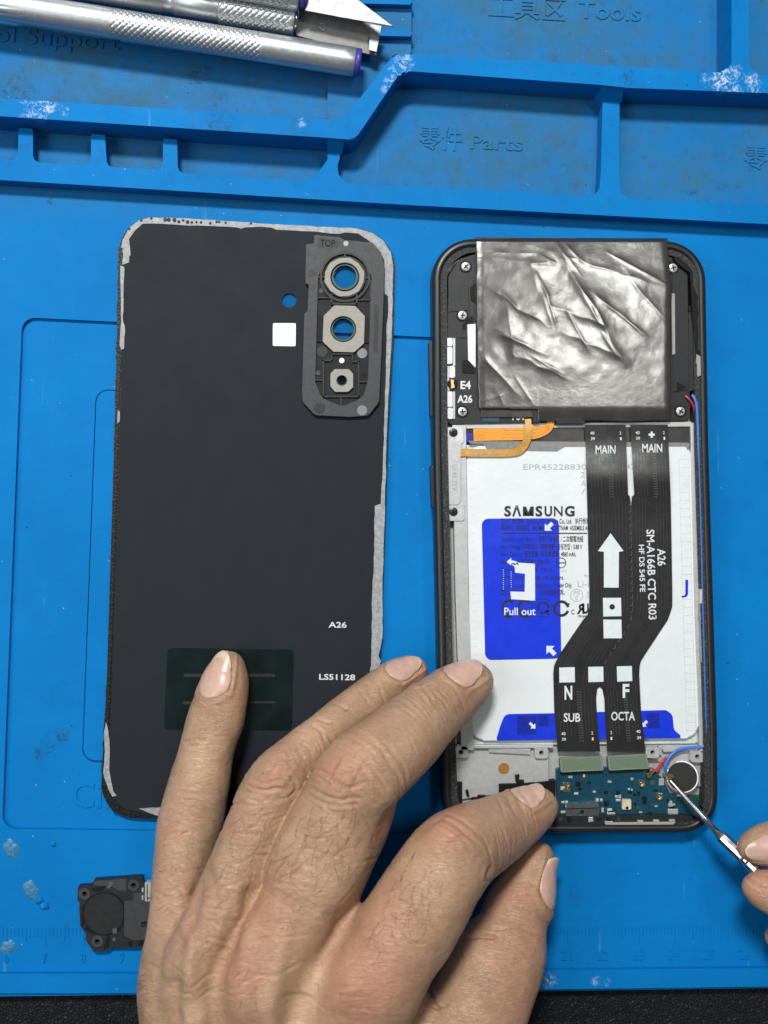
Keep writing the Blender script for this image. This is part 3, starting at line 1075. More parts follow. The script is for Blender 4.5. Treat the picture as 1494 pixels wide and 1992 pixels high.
t.add('EPR45228830', *C6([(475, 236)])[0], 10.5, zb + .004, w=123, align='L')
t.add('42', *C6([(1030, 234)])[0], 10.5, zb + .004, w=16)
t.add('2', *C6([(783, 276)])[0], 10.5, zb + .004, w=8)
t.add('A', *C6([(787, 320)])[0], 10.5, zb + .004, w=9)
t.add('/', *C6([(787, 362)])[0], 10.5, zb + .004, w=7)
t.add('Li-ion', *C6([(757, 842)])[0], 13, zb + .004, w=42, align='L')
t.add('PS', *C6([(752, 890)])[0], 7.5, zb + .004, w=12)
t.add('E', *C6([(752, 916)])[0], 7, zb + .004, w=5)
t.add('LI-475', *C6([(676, 776)])[0], 4, zb + .004, w=18)
t.add('Made', *C6([(808, 800)])[0], 6, zb + .004, w=13)
t.add('Li-ion', *C6([(808, 900)])[0], 6, zb + .004, w=13, rot=-90)
c = C6([(752, 902)])[0]
t.build('date_print', 'grey_print', bat)
holed('certification_ring', circ(*c, 12.5, 28), [circ(*c, 11.3, 28)], zb + .004, zb - .01, 'grey_print', bat)
t = Text()
rows = [(517, '生产厂/制造商 : Samsung SDI Vietnam Co., Ltd.   执行标准', 172), (552, '越南制造 / 越南製造   ASSEMBLED IN VIETNAM  ASSEMBLE AU', 172), (610, 'Secondary Li-ion Battery / 锂离子电池组 / 二次鋰電池組', 160),
        (650, 'Nom. Voltage / 标称电压 / 標稱電壓 / 공칭전압 : 3.88 V', 158), (688, 'Rated Capacity / 额定容量 / 額定電容量 : 4860 mAh,', 146), (729, 'Nom. Energy / 額定能量 : 18.86 Wh', 94),
        (769, 'Typical Capacity : 5000 mAh, 19.40 Wh,', 102), (808, 'Warning: Do not disassemble, crush, puncture,', 122), (849, 'heat, burn or reuse. Authorized Service Provider Only.', 138), (887, '警告：请勿拆解、穿刺、挤压或重复使用。', 124)]
for y, s, w in rows:
    t.add(s, *C6([(359, y)])[0], 8.6, zt, w=w, align='L', off=.004)
t.add('C', *C6([(392, 971)])[0], 35, zt, w=22, off=.01)
t.add('C', *C6([(475, 971)])[0], 35, zt, w=24, off=.01)
t.add('–', *C6([(478, 968)])[0], 32, zt, w=14)
t.add('C', *C6([(732, 988)])[0], 9, zt, w=6)
t.add('R', *C6([(772, 972)])[0], 18, zt, w=-15, off=.03)
t.add('U', *C6([(797, 970)])[0], 18, zt, w=13, off=.03)
t.add('MH64488', *C6([(790, 1010)])[0], 4.5, zt, w=24)
t.build('specification_text', 'black_print', bat)
bars = [C6(rect(360, 577, 806, 582))]
multi('rule_line', bars, zt, zb, 'black_print', bat)


def arcs(name, items, z, mat, parent):
    for cx, cy, r0, r1, a0, a1 in items:
        n = max(6, int(abs(a1 - a0) / 12))
        V, F = [], []
        for i in range(n + 1):
            a = math.radians(a0 + (a1 - a0) * i / n)
            V += [W(cx + r0 * math.cos(a), cy + r0 * math.sin(a), z), W(cx + r1 * math.cos(a), cy + r1 * math.sin(a), z)]
        F = [(2 * i, 2 * i + 2, 2 * i + 3, 2 * i + 1) for i in range(n)]
        mesh(name, V, F, mat, parent)


c1, c2, c3 = C6([(672, 970)])[0], C6([(577, 966)])[0], C6([(670, 733)])[0]
arcs('certification_mark', [(*c1, 11, 16, 20, 330), (*c2, 8, 12, 30, 130), (*c2, 8, 12, 150, 250), (*c2, 8, 12, 270, 370), (*c3, 9, 10.2, 0, 360)], zt, 'black_print', bat)
multi('certification_mark', [arrow(c2[0] + 9, c2[1] + 9, 10, 250), arrow(c1[0] + 13, c1[1] - 6, 9, 120), rect(c3[0] - 9, c3[1] - .8, c3[0] + 9, c3[1] + .8)], zt, zb, 'black_print', bat)
bx = C6([(518, 920), (610, 920), (610, 1014), (518, 1014)])
holed('certification_frame', bx, [[(bx[0][0] + 1, bx[0][1] + 1), (bx[1][0] - 1, bx[1][1] + 1), (bx[2][0] - 1, bx[2][1] - 1), (bx[3][0] + 1, bx[3][1] - 1)]], zt, zb, 'black_print', bat)
# ladder print along the right of the pouch
lad = []
for k in range(34):
    y = 893 + k * 16
    x = 1321 + (y - 893) * .0275
    lad.append([(x, y), (x + 18, y - .3), (x + 18, y + .5), (x, y + .8)])
lad += [[(1320, 893), (1321, 893), (1336, 1425), (1335, 1425)], [(1338.5, 893), (1339.5, 893), (1354, 1425), (1353, 1425)]]
for k in range(30):
    y = 900 + k * 17
    x = 913 + (y - 900) * .019
    lad.append([(x, y), (x + 9, y), (x + 9, y + .8), (x, y + .8)])
M['ladder'] = plain('ladder_print', (.56, .585, .585), .4)
multi('ladder_print', lad[:36], zb + .003, zb - .01, 'ladder', bat)
multi('ladder_print', lad[36:], zb + .003, zb - .01, 'ladder', bat)
t = Text()
t.add('J', *C6([(1313, 856)])[0], 26, zb + .004, w=13)
t.build('ink_letter', 'blue_tab', bat)


# ribbon cable: two tails at each end, one body
def cable_z(y):
    z = .60
    z += .085 * math.exp(-((y - 930) / 42) ** 2)
    z += .02 * math.exp(-((y - 1270) / 60) ** 2)
    if y > 1425:
        z -= .04 * min(1, (y - 1425) / 35)
    if y < 860:
        z += .02 * (860 - y) / 30
    return z


ys = [826, 834, 842, 850, 860, 875, 890, 905, 920, 935, 950, 962, 966, 985, 1010, 1050, 1100, 1150, 1180, 1196, 1206, 1220, 1245, 1270, 1286, 1296, 1310, 1325, 1336, 1340, 1360, 1380, 1400, 1420, 1430, 1440, 1450, 1462]


def lerp_tab(tab, y):
    return float(np.interp(y, [p[1] for p in tab], [p[0] for p in tab]))


Lt = [(1138, 826), (1142, 970), (1147, 1176), (1143, 1196), (1134, 1206), (1085, 1278), (1076, 1300), (1078, 1381), (1085, 1464)]
Rt = [(1299, 826), (1305, 970), (1308.5, 1178), (1300, 1204), (1247, 1284), (1243, 1302), (1247, 1381), (1256, 1464)]
S1 = [(1217, 826), (1222, 962), (1227, 968), (1231, 1180), (1228, 1206), (1175, 1290), (1165, 1330), (1166.5, 1337), (1158.5, 1342), (1162, 1400), (1168, 1464)]
S2 = [(1226, 826), (1234, 962), (1227.2, 968), (1231.2, 1180), (1228.2, 1206), (1175.2, 1290), (1165.2, 1330), (1166.7, 1337), (1175, 1342), (1177, 1400), (1181.5, 1464)]
V, F = [], []
th = .014
NC = 7
for half, (ta, tb_) in enumerate(((Lt, S1), (S2, Rt))):
    base = len(V)
    for y in ys:
        xa, xb = lerp_tab(ta, y), lerp_tab(tb_, y)
        z = cable_z(y)
        for dz in (0, -th):
            for j in range(NC):
                u = j / (NC - 1)
                zz = z + dz + .012 * math.sin(math.pi * u) * (1 if y < 960 or y > 1340 else .3)
                V.append(W(xa + (xb - xa) * u, y, zz))
    R = 2 * NC
    for i in range(len(ys) - 1):
        for j in range(NC - 1):
            a = base + i * R + j
            F.append((a, a + R, a + R + 1, a + 1))
            a += NC
            F.append((a, a + 1, a + R + 1, a + R))
        for j, s in ((0, 1), (NC - 1, -1)):
            a = base + i * R + j
            F.append((a, a + NC, a + NC + R, a + R) if s > 0 else (a, a + R, a + NC + R, a + NC))
cab = mesh('ribbon_cable', V, F, 'fpc', ph, True)
try:
    cab.data.set_sharp_from_angle(angle=math.radians(40))
except Exception:
    pass


def onc(pts, dz=.018):
    return [(x, y, cable_z(y) + dz) for x, y in pts]


def strip_lines(lines, w):
    """thin raised lines that follow the cable"""
    V, F = [], []
    for pts in lines:
        P = []
        for (x0, y0), (x1, y1) in zip(pts, pts[1:]):
            n = max(1, int(math.hypot(x1 - x0, y1 - y0) / 10))
            P += [(x0 + (x1 - x0) * i / n, y0 + (y1 - y0) * i / n) for i in range(n)]
        P.append(pts[-1])
        b = len(V)
        for i, p in enumerate(P):
            q0, q1 = P[max(0, i - 1)], P[min(len(P) - 1, i + 1)]
            d = Vector((q1[0] - q0[0], q1[1] - q0[1])).normalized()
            nx, ny = -d.y * w / 2, d.x * w / 2
            z = cable_z(p[1]) + .0165
            V += [W(p[0] + nx, p[1] + ny, z), W(p[0] - nx, p[1] - ny, z)]
        for i in range(len(P) - 1):
            F.append((b + 2 * i, b + 2 * i + 1, b + 2 * i + 3, b + 2 * i + 2))
    return V, F


lines = []
for u in (.12, .2, .28, .36, .64, .72, .8, .88):
    lines.append([(lerp_tab(Lt, y) * (1 - u) + lerp_tab(S1, y) * u, y) for y in ys[4:-3]])
    lines.append([(lerp_tab(S2, y) * (1 - u) + lerp_tab(Rt, y) * u, y) for y in ys[4:-3]])
V, F = strip_lines(lines, .8)
mesh('trace', V, F, 'fpc_line', cab)
M['fpc_dash'] = plain('flex_dash', (.12, .12, .12), .4)
dash = []
for u in (.55, .585, .62):
    for y in range(850, 966, 5):
        for ta, tb2 in ((Lt, S1), (S2, Rt)):
            x = lerp_tab(ta, y) * (1 - u) + lerp_tab(tb2, y) * u
            dash.append([(x, y), (x + 1.5, y + 2)])
    for y in range(1345, 1445, 5):
        for ta, tb2 in ((Lt, S1), (S2, Rt)):
            x = lerp_tab(ta, y) * (1 - u) + lerp_tab(tb2, y) * u
            dash.append([(x, y), (x + 1.5, y + 2)])
for y in range(975, 1290, 14):
    x = lerp_tab(S1, y)
    dash.append([(x, y), (x - 1, y + 7), (x - 5, y + 7)])
V, F = strip_lines(dash, .9)
mesh('dashed_trace', V, F, 'fpc_dash', cab)


def mark(polys, name='cable_mark'):
    bm = bmesh.new()
    for p in polys:
        vs = [bm.verts.new(W(x, y, cable_z(y) + .0185)) for x, y in p]
        f = bm.faces.new(vs)
    bmesh.ops.triangulate(bm, faces=bm.faces)
    for f in bm.faces:
        if f.normal.z < 0:
            f.normal_flip()
    me_v = [v.co.copy() for v in bm.verts]
    bm.verts.index_update()
    me_f = [[v.index for v in f.verts] for f in bm.faces]
    bm.free()
    return mesh(name, me_v, me_f, 'white_print', cab)


mark([C6([(928, 580), (995, 672), (971, 676), (970, 862), (893, 862), (893, 676), (862, 672)])], 'arrow_mark')
dot = C6([(936, 962)])[0]
sq = C6([(888, 915), (982, 915), (984, 1010), (890, 1012)])
mark([sq, C6([(890, 1028), (984, 1028), (986, 1125), (892, 1125)]), C7([(566, 111), (635, 109), (636, 176), (567, 178)]), C7([(695, 108), (762, 107), (763, 174), (696, 176)]),
      C7([(822, 106), (889, 104), (891, 171), (824, 174)])], 'square_mark')
bm = bmesh.new()
vs = [bm.verts.new(W(x, y, cable_z(y) + .0205)) for x, y in circ(*dot, 5.5, 16)]
bm.faces.new(vs)
from_bm('dot_mark', bm, 'black_print', cab)
p = C6([(1141, 68)])[0]
mark([[(p[0] - 6, p[1] - 2), (p[0] - 2, p[1] - 2), (p[0] - 2, p[1] - 6), (p[0] + 2, p[1] - 6), (p[0] + 2, p[1] - 2), (p[0] + 6, p[1] - 2), (p[0] + 6, p[1] + 2), (p[0] + 2, p[1] + 2), (p[0] + 2, p[1] + 6),
       (p[0] - 2, p[1] + 6), (p[0] - 2, p[1] + 2), (p[0] - 6, p[1] + 2)]], 'cross_mark')
t = Text()


def ct(s, x, y, h, w, rot=0, off=.015):
    t.add(s, x, y, h, cable_z(y) + .021, w=w, rot=rot, off=off)


ct('MAIN', *C6([(902, 146)])[0], 16, 39)
ct('MAIN', *C6([(1144, 138)])[0], 16, 39)
for s, x, y in (('40', 833, 60), ('39', 836, 89), ('2', 979, 60), ('1', 981, 89), ('40', 1068, 58), ('39', 1070, 87), ('2', 1204, 58), ('1', 1207, 87)):
    ct(s, *C6([(x, y)])[0], 5.5, 8 if len(s) > 1 else 3)
ct('N', *C7([(607, 223)])[0], 25, 15, off=.03)
ct('F', *C7([(863, 215)])[0], 25, 13, off=.03)
ct('SUB', *C7([(623, 333)])[0], 16, 32)
ct('OCTA', *C7([(850, 327)])[0], 16, 46)
for s, x, y in (('40', 585, 405), ('39', 587, 430), ('2', 713, 402), ('1', 715, 428), ('2', 797, 400), ('1', 798, 426), ('40', 918, 395), ('39', 921, 423)):
    ct(s, *C7([(x, y)])[0], 5.5, 8 if len(s) > 1 else 3)
ct('A26', *C6([(1192, 704)])[0], 15, 33, rot=88.5)
ct('SM-A166B CTC R03', *C6([(1140, 794)])[0], 14.5, 175, rot=88.5)
ct('HF DS 545 FE', *C6([(1091, 762)])[0], 10, 92, rot=88.5)
t.build('cable_lettering', 'white_print', cab)

# black upper cover with screws and print
prism('upper_cover', rnd(C5([(135, 250), (190, 165), (265, 138), (1240, 140), (1290, 190), (1332, 235), (1340, 560), (1345, 955), (1340, 975), (1255, 975), (130, 992), (128, 560)]), [6, 6, 0, 0, 6, 10, 0, 8, 8, 0, 6, 4]),
      .64, .2, 'black_plastic', ph, .03, 2)
multi('cover_step', [C5(p) for p in ([(1258, 230), (1330, 240), (1340, 620), (1335, 820), (1262, 830)], [(1340, 430), (1372, 430), (1366, 820), (1342, 830)], [(135, 300), (235, 300), (240, 420), (135, 430)],
                                     [(178, 560), (270, 560), (272, 470), (225, 480), (215, 520), (180, 530)])], .665, .6, 'black_plastic', ph, .008)
multi('cover_recess_shade', [C5(p) for p in ([(1278, 780), (1328, 805), (1280, 832)], [(205, 670), (232, 668), (268, 700), (268, 738), (206, 735)], [(205, 495), (245, 450), (262, 455), (262, 488), (228, 492), (220, 520), (206, 520)],
                                       [(245, 305), (270, 285), (272, 385), (248, 370)])], .672, .6, 'dark_recess', ph, .004)  # raised dark pieces, a recess's shade put into their colour
prism('side_plate', C5([(230, 492), (272, 488), (272, 712), (234, 672)]), .69, .6, 'silver', ph, .01)
prism('side_plate', C5([(1252, 335), (1270, 337), (1272, 640), (1258, 645)]), .69, .6, 'gasket', ph, .01)
prism('board_edge', C5([(305, 948), (390, 948), (390, 980), (305, 980)]), .655, .5, 'pcb', ph, .006)
prism('cover_mark', circ(*C5([(1355, 412)])[0], 7, 18), .68, .6, 'dark_recess', ph, .004)
t = Text()
t.add('E4', *C5([(221, 796)])[0], 14.5, .6425, w=20, off=.03)
t.add('A26', *C5([(217, 866)])[0], 13.5, .6425, w=29, off=.03)
t.add('P04', *C5([(485, 957)])[0], 11, .6425, w=23, off=.02)
t.build('cover_lettering', 'pale_print', ph)
# foam and old gasket on the right rail
prism('foam_strip', jag(C5([(1262, 160), (1290, 150), (1330, 190), (1360, 225), (1366, 320), (1385, 345), (1385, 620), (1410, 640), (1412, 740), (1385, 760), (1375, 640), (1352, 340), (1345, 230), (1310, 210)]), 9, 1.2), .75, .5, 'dark_recess', ph, .01)
prism('foam_strip', jag(C5([(1378, 640), (1408, 660), (1408, 745), (1384, 755)]), 7, 1), .765, .5, 'gasket', ph, .01)
# spring contacts left
contacts = [rect(126, 560, 156, 602), rect(121, 606, 155, 690), rect(140, 700, 168, 760), rect(124, 828, 156, 906), rect(131, 910, 158, 966)]
for p in contacts:
    c = prism('spring_contact', rnd(C5(p), 2), .70, .4, 'silver', ph, .02, 2)
multi('contact_rail', [C5(rect(157, 560, 170, 700)), C5(rect(157, 828, 169, 966)), C5(rect(126, 700, 140, 826))], .66, .4, 'magnesium', ph, .01)
prism('contact_housing', C5([(110, 425), (132, 425), (132, 520), (110, 520)]), .69, .4, 'dark_recess', ph, .01)
prism('antenna_clip', C5([(112, 450), (130, 448), (130, 462), (120, 465), (120, 480), (130, 482), (130, 500), (112, 502)]), .71, .5, 'gold', ph, .01)
prism('contact_housing', circ(*C5([(155, 790)])[0], 10, 18), .69, .4, 'dark_recess', ph, .02)
prism('antenna_clip', C5([(146, 768), (166, 768), (158, 786), (168, 800), (166, 812), (146, 814), (150, 790)]), .715, .5, 'gold', ph, .01)


def screw(px, py, z, r, mat='silver'):
    V, F = [], []
    c = W(px, py, z)
    R = r * pxcm(z)
    n = 24
    prof = [(1.0, -.08), (1.0, .01), (.93, .03), (.6, .045)]
    for rr, zz in prof:
        for i in range(n):
            a = 2 * math.pi * i / n
            V.append(c + Vector((R * rr * math.cos(a), R * rr * math.sin(a), zz)))
    for j in range(3):
        for i in range(n):
            F.append((j * n + i, j * n + (i + 1) % n, (j + 1) * n + (i + 1) % n, (j + 1) * n + i))
    F.append(tuple(3 * n + i for i in range(n)))
    s = mesh('screw', V, F, mat, ph, True)
    try:
        s.data.set_sharp_from_angle(angle=math.radians(30))
    except Exception:
        pass
    a0 = random.uniform(0, 1.5)
    pts = []
    w, L = .16, .62
    for k in range(4):
        for (u, v) in ((w, w), (L, w), (L, -w)):
            a = a0 + k * math.pi / 2
            # walk round the cross
            pts.append((u, v, k))
    loop = []
    for k in range(4):
        a = a0 + k * math.pi / 2
        for (u, v) in ((L, -w), (L, w), (w, w)):
            loop.append(c + Vector((R * (u * math.cos(a) - v * math.sin(a)), R * (u * math.sin(a) + v * math.cos(a)), .0475)))
    cen = len(loop)
    loop.append(c + Vector((0, 0, .0475)))
    FF = [(cen, i, (i + 1) % cen) for i in range(cen)]
    mesh('cross_slot_shade', loop, FF, 'dark_recess', s)  # flat dark cross on the head, the slot's shade as colour


for (x, y) in C5([(222, 203), (205, 447), (205, 930), (1259, 210), (1297, 928)]):
    prism('screw_seat', circ(x, y, 12, 24), .652, .6, 'dark_recess', ph, .004)
    screw(x, y, .655, 9.0)
# left bracket below
prism('side_bracket', rnd(C6([(78, 30), (160, 28), (165, 110), (148, 118), (150, 425), (168, 432), (170, 515), (80, 515), (78, 440), (70, 425), (70, 112), (78, 105)]), 3), .64, .3, 'silver', ph, .02)
prism('bracket_cover', rnd(C6([(76, 108), (144, 100), (150, 120), (148, 425), (130, 432), (78, 430)]), 5), .67, .5, 'magnesium', ph, .02)
t = Text()
t.add('A2Z S4 V2', *C6([(117, 290)])[0], 9, .6725, w=52, rot=-90)
t.build('bracket_lettering', 'adhesive', ph)
for (x, y) in C6([(112, 57), (112, 468)]):
    screw(x, y, .65, 8.5, 'frame_black')
# gold flexes
ribbon('gold_flex', [(921, 846, .58, 24), (960, 845, .6, 24), (1010, 844, .61, 24), (1040, 842, .62, 23), (1060, 836, .63, 19), (1069, 829, .64, 15), (1072, 818, .64, 13)], 'gold_flex', ph)
gl = []
for off in (-7, 0, 7):
    gl.append(off)
    ribbon('flex_trace', [(926, 846 + off, .586, 1.6), (1010, 844 + off, .616, 1.6), (1042, 842 + off * .9, .627, 1.6), (1060, 836 + off * .7, .637, 1.4), (1068, 829 + off * .3, .646, 1.2)], 'gold_flex_pale', ph, .004)
ribbon('gold_flex', [(893, 880, .67, 15), (930, 881, .64, 15), (985, 881, .635, 15), (1008, 877, .65, 15), (1020, 866, .66, 15), (1027, 850, .67, 14), (1028, 835, .67, 13), (1027, 815, .66, 12)], 'gold_flex_pale', ph)
t = Text()
t.add('A26 5G SIDE KEY 05 02Y', 944, 881, 5, .655, w=72, rot=180)
t.build('flex_lettering', 'tan_part', ph)

# graphite foil sheet over the main board
FO = C5([(272, 62), (1232, 68), (1252, 300), (1248, 560), (1247, 978), (905, 978), (590, 976), (583, 926), (556, 918), (292, 916), (284, 700), (276, 400)])
Lf = [(926, 463.5), (927, 600), (931, 760), (933, 796), (933, 820)]
Rf = [(1298, 466), (1306, 556), (1305, 660), (1304, 820)]
NX, NY = 230, 220
ridges = [((940, 490), (1045, 493), .8), ((1045, 493), (1085, 515), 1), ((1020, 515), (1085, 508), .7), ((1095, 470), (1140, 515), .8), ((1140, 515), (1190, 525), .5), ((1180, 490), (1300, 555), 1.2), ((1110, 535), (1160, 600), 1.2),
          ((1160, 600), (1180, 640), 1.2), ((1170, 645), (1205, 700), .9), ((975, 565), (1010, 605), .9), ((1010, 605), (1050, 620), .6), ((1035, 520), (1070, 580), 1.0), ((1060, 560), (1085, 640), .9), ((970, 650), (1030, 672), 1.0),
          ((1160, 575), (1260, 655), .9), ((1030, 690), (1100, 730), .8), ((935, 690), (1000, 760), .7), ((1225, 545), (1300, 625), .5), ((1080, 470), (1130, 535), .7), ((1000, 730), (1040, 790), .8), ((1100, 600), (1150, 690), .9),
          ((940, 780), (985, 765), .6), ((970, 765), (980, 790), .7)]


folds = [((930, 500), (1090, 515), .7, 26), ((1040, 480), (1300, 560), 1.0, 34), ((1080, 470), (1160, 620), .9, 30), ((1110, 535), (1225, 720), 1.0, 26), ((950, 560), (1060, 630), 1.0, 26), ((1030, 515), (1075, 640), .9, 30),
         ((960, 640), (1060, 690), 1.0, 24), ((1150, 570), (1270, 660), .8, 26), ((1000, 690), (1110, 740), .9, 24), ((930, 680), (1010, 770), .8, 26), ((1215, 520), (1300, 640), .7, 34), ((1060, 590), (1200, 640), .8, 22),
         ((1100, 650), (1220, 700), .8, 20), ((985, 590), (1000, 700), .7, 24)]


def foil_h(x, y):
    h = 0
    calm = 1 if y < 715 else max(.06, 1 - (y - 715) / 50)
    if x < 1046:
        calm = max(calm, .6)
    for (ax, ay), (bx_, by), a, wd in folds:
        dx, dy = bx_ - ax, by - ay
        L = math.hypot(dx, dy)
        tt = ((x - ax) * dx + (y - ay) * dy) / (L * L)
        e = max(0, min(1, 3.5 * (tt + .12), 3.5 * (1.12 - tt)))
        if e <= 0:
            continue
        d = ((x - ax) * dy - (y - ay) * dx) / L
        wob = 5 * noise.noise(Vector((x / 30, y / 30, a * 9)))
        d = d + wob
        k = wd if d > 0 else wd * .55
        h += calm * e * a * .019 * math.exp(-abs(d) / k)
    for (ax, ay), (bx_, by), a in ridges:
        dx, dy = bx_ - ax, by - ay
        L2 = dx * dx + dy * dy
        tt = max(0, min(1, ((x - ax) * dx + (y - ay) * dy) / L2))
        d = math.hypot(x - ax - tt * dx, y - ay - tt * dy)
        h += calm * a * .009 * math.exp(-d / 4) * min(1, 4 * tt + .2, 4 * (1 - tt) + .2)
    v = Vector((x / 70, y / 70, 3.1))
    h += calm * (.009 * noise.noise(v) + .0045 * noise.noise(v * 3.1 + Vector((4, 4, 0))))
    h += .03 * math.exp(-((x - 1080) / 150) ** 2 - ((y - 600) / 120) ** 2)
    return h


V, F = [], []
idx = {}
for j in range(NY + 1):
    for i in range(NX + 1):
        v = j / NY
        y = 463.5 + v * (819 - 463.5)
        x0 = lerp_tab(Lf, y)
        x1 = lerp_tab(Rf, y)
        x0 += 1.5 * noise.noise(Vector((y / 22, 1.7, 0)))
        x1 += 1.9 * noise.noise(Vector((y / 26, 7.7, 0))) 
        x = x0 + (x1 - x0) * i / NX
        cut = (y > 795.5 + (x - 933) * .015 and x < 1046)
        if cut:
            continue
        z = .80 + foil_h(x, y)
        e = min(x - x0, x1 - x) / 14
        if e < 1:
            z -= .03 * (1 - e) ** 2
        if y > 790:
            z -= .06 * ((y - 790) / 29) ** 1.5
        if y < 470:
            z -= .012 * (470 - y) ** 1.2
        idx[i, j] = len(V)
        yy = y + (1.6 * math.sin(x / 21) * math.exp(-abs(y - 818) / 3))
        V.append(W(x, yy, z))
for j in range(NY):
    for i in range(NX):
        k = [idx.get(q) for q in ((i, j), (i, j + 1), (i + 1, j + 1), (i + 1, j))]
        if None not in k:
            F.append(tuple(k))
foil = mesh('foil_sheet', V, F, 'foil', ph, True)
sol = foil.modifiers.new('thickness', 'SOLIDIFY')
sol.thickness = .00006
prism('foil_underlay', [(924, 461), (1297, 464), (1302, 812), (936, 812)], .70, .6, 'dark_film', ph, .01)
prism('foil_lip', C5([(672, 968), (690, 960), (800, 958), (822, 975), (818, 992), (680, 992)]), .76, .5, 'black_plastic', ph, .02)
prism('foil_lip', C5([(560, 915), (582, 925), (598, 985), (560, 985)]), .75, .5, 'black_plastic', ph, .015)

# lower circuit board with its parts
pcb = prism('circuit_board', rnd(C7([(553, 560), (770, 555), (985, 560), (1030, 610), (1060, 672), (1188, 700), (1186, 770), (950, 782), (560, 792)]), 4), .44, .2, 'pcb', ph, .008)
prism('board_end', C7([(1130, 680), (1190, 680), (1190, 705), (1140, 705)]), .42, .3, 'pcb_green', ph, .006)
for q in ([(567, 512), (755, 505), (765, 568), (573, 577)], [(780, 503), (952, 495), (970, 560), (787, 569)]):
    Cq = C7(q)
    g = prism('connector_plate', rnd(Cq, 2), .60, .54, 'green_plate', ph, .006)
    mid_ = (sum(a for a, b in Cq) / 4, sum(b for a, b in Cq) / 4)
    dsh = []
    for k in range(4):
        a, b = Vector(Cq[k]), Vector(Cq[(k + 1) % 4])
        m_ = Vector(mid_)
        n_ = int((b - a).length / 4)
        for i in range(1, n_):
            p_ = a.lerp(b, i / n_)
            p_ = p_ + (m_ - p_).normalized() * 2.2
            dsh.append(circ(p_.x, p_.y, .9, 5))
    multi('stitch_mark', dsh, .603, .59, 'grey_print', g)
    prism('connector_socket', [(x * .98 + mid_[0] * .02, y * .98 + mid_[1] * .02 + 4) for x, y in Cq], .54, .4, 'dark_recess', ph, .01)
for c in C7([(935, 628), (1013, 687)]):
    s = prism('antenna_socket', circ(c[0], c[1], 7.5, 8), .47, .4, 'steel', ph, .004)
    holed('socket_ring', circ(*c, 6, 20), [circ(*c, 4.2, 20)], .53, .46, 'gold', s)
    prism('socket_pin', circ(*c, 1.4, 10), .53, .46, 'gold', s, 0)
for c in C7([(945, 695), (775, 717)]):
    prism('board_hole', circ(*c, 5.5, 16), .444, .4, 'dark_recess', ph, 0)
multi('gold_pad', [rnd(C7(p), 2) for p in (rect(583, 622, 600, 640), rect(600, 622, 616, 640), rect(583, 646, 600, 666), rect(600, 646, 616, 666))], .47, .4, 'gold', ph, .006)
prism('microphone', rnd(C7([(848, 697), (886, 697), (886, 742), (846, 742)]), 1.5), .52, .4, 'tan_part', ph, .015)
prism('microphone_port', circ(*C7([(868, 735)])[0], 3, 12), .5205, .5, 'dark_recess', ph, 0)
us = prism('charging_port', rnd(C7([(592, 722), (742, 715), (745, 772), (598, 780)]), 4), .56, .35, 'steel', ph, .03, 3)
multi('port_slot', [C7(rect(660, 745, 676, 760))], .563, .5, 'dark_recess', us)
multi('port_slot', [C7([(600, 738), (740, 733), (740, 737), (600, 742)])], .563, .5, 'dark_recess', us)
small = [rect(780, 755, 815, 780), rect(815, 680, 826, 690), rect(830, 678, 842, 692), rect(818, 696, 840, 706), rect(1010, 605, 1032, 635), rect(1058, 705, 1082, 725), rect(1050, 740, 1095, 765), rect(885, 602, 896, 612),
         rect(872, 648, 882, 657), rect(886, 652, 894, 660), rect(730, 695, 742, 708), rect(748, 694, 760, 706), rect(755, 735, 765, 755), rect(575, 705, 590, 715), rect(592, 704, 606, 714), rect(716, 660, 730, 668)]
multi('soldered_part', [C7(p) for p in small], .475, .4, 'silver', ph, .008)
multi('soldered_part', [C7(p) for p in ([(640, 620), (662, 620), (662, 640), (640, 640)], rect(692, 618, 706, 628), rect(820, 660, 836, 676), rect(1060, 725, 1080, 738), rect(784, 748, 812, 756))], .47, .4, 'dark_recess', ph, .006)
rb = random.Random(21)
for k in range(58):
    x, y = rb.uniform(575, 1120), rb.uniform(585, 765)
    if 590 < x < 750 and y > 700 or 840 < x < 895 and 690 < y < 750 or y > 640 + (1190 - x) * 2.2 or x > 1000 and y < 660:
        continue
    w_, h_ = rb.choice(((7, 4), (4, 7), (5, 5), (9, 5), (10, 8)))
    prism('soldered_part', C7(rect(x - w_, y - h_, x + w_, y + h_)), rb.uniform(.455, .48), .4, rb.choice(('silver', 'tan_part', 'dark_recess', 'dark_recess', 'gold', 'pcb_green')), ph, .005, 1)
for k in range(12):
    x = 560 + k * 44 + rb.uniform(-8, 8)
    prism('bay_rib', C7([(x, 776), (x + rb.uniform(10, 26), 775), (x + rb.uniform(10, 26), 796), (x, 798)]), rb.uniform(.52, .62), .3, rb.choice(('dark_recess', 'black_plastic', 'silver', 'grey_plastic')), ph, .01)
# vibration motor
mc = C7([(1113, 596)])[0]
mo = lathe('vibration_motor', W(mc[0], mc[1], .3), W(mc[0], mc[1], 1), [(0, .46), (.22, .46), (.25, .45), (.265, .43)], 'silver', ph, 48, None, False)
lathe('motor_face', W(mc[0], mc[1], .55), W(mc[0], mc[1], 1), [(0, .40), (.02, .40), (.03, .385)], 'motor_black', mo, 48, None, False)
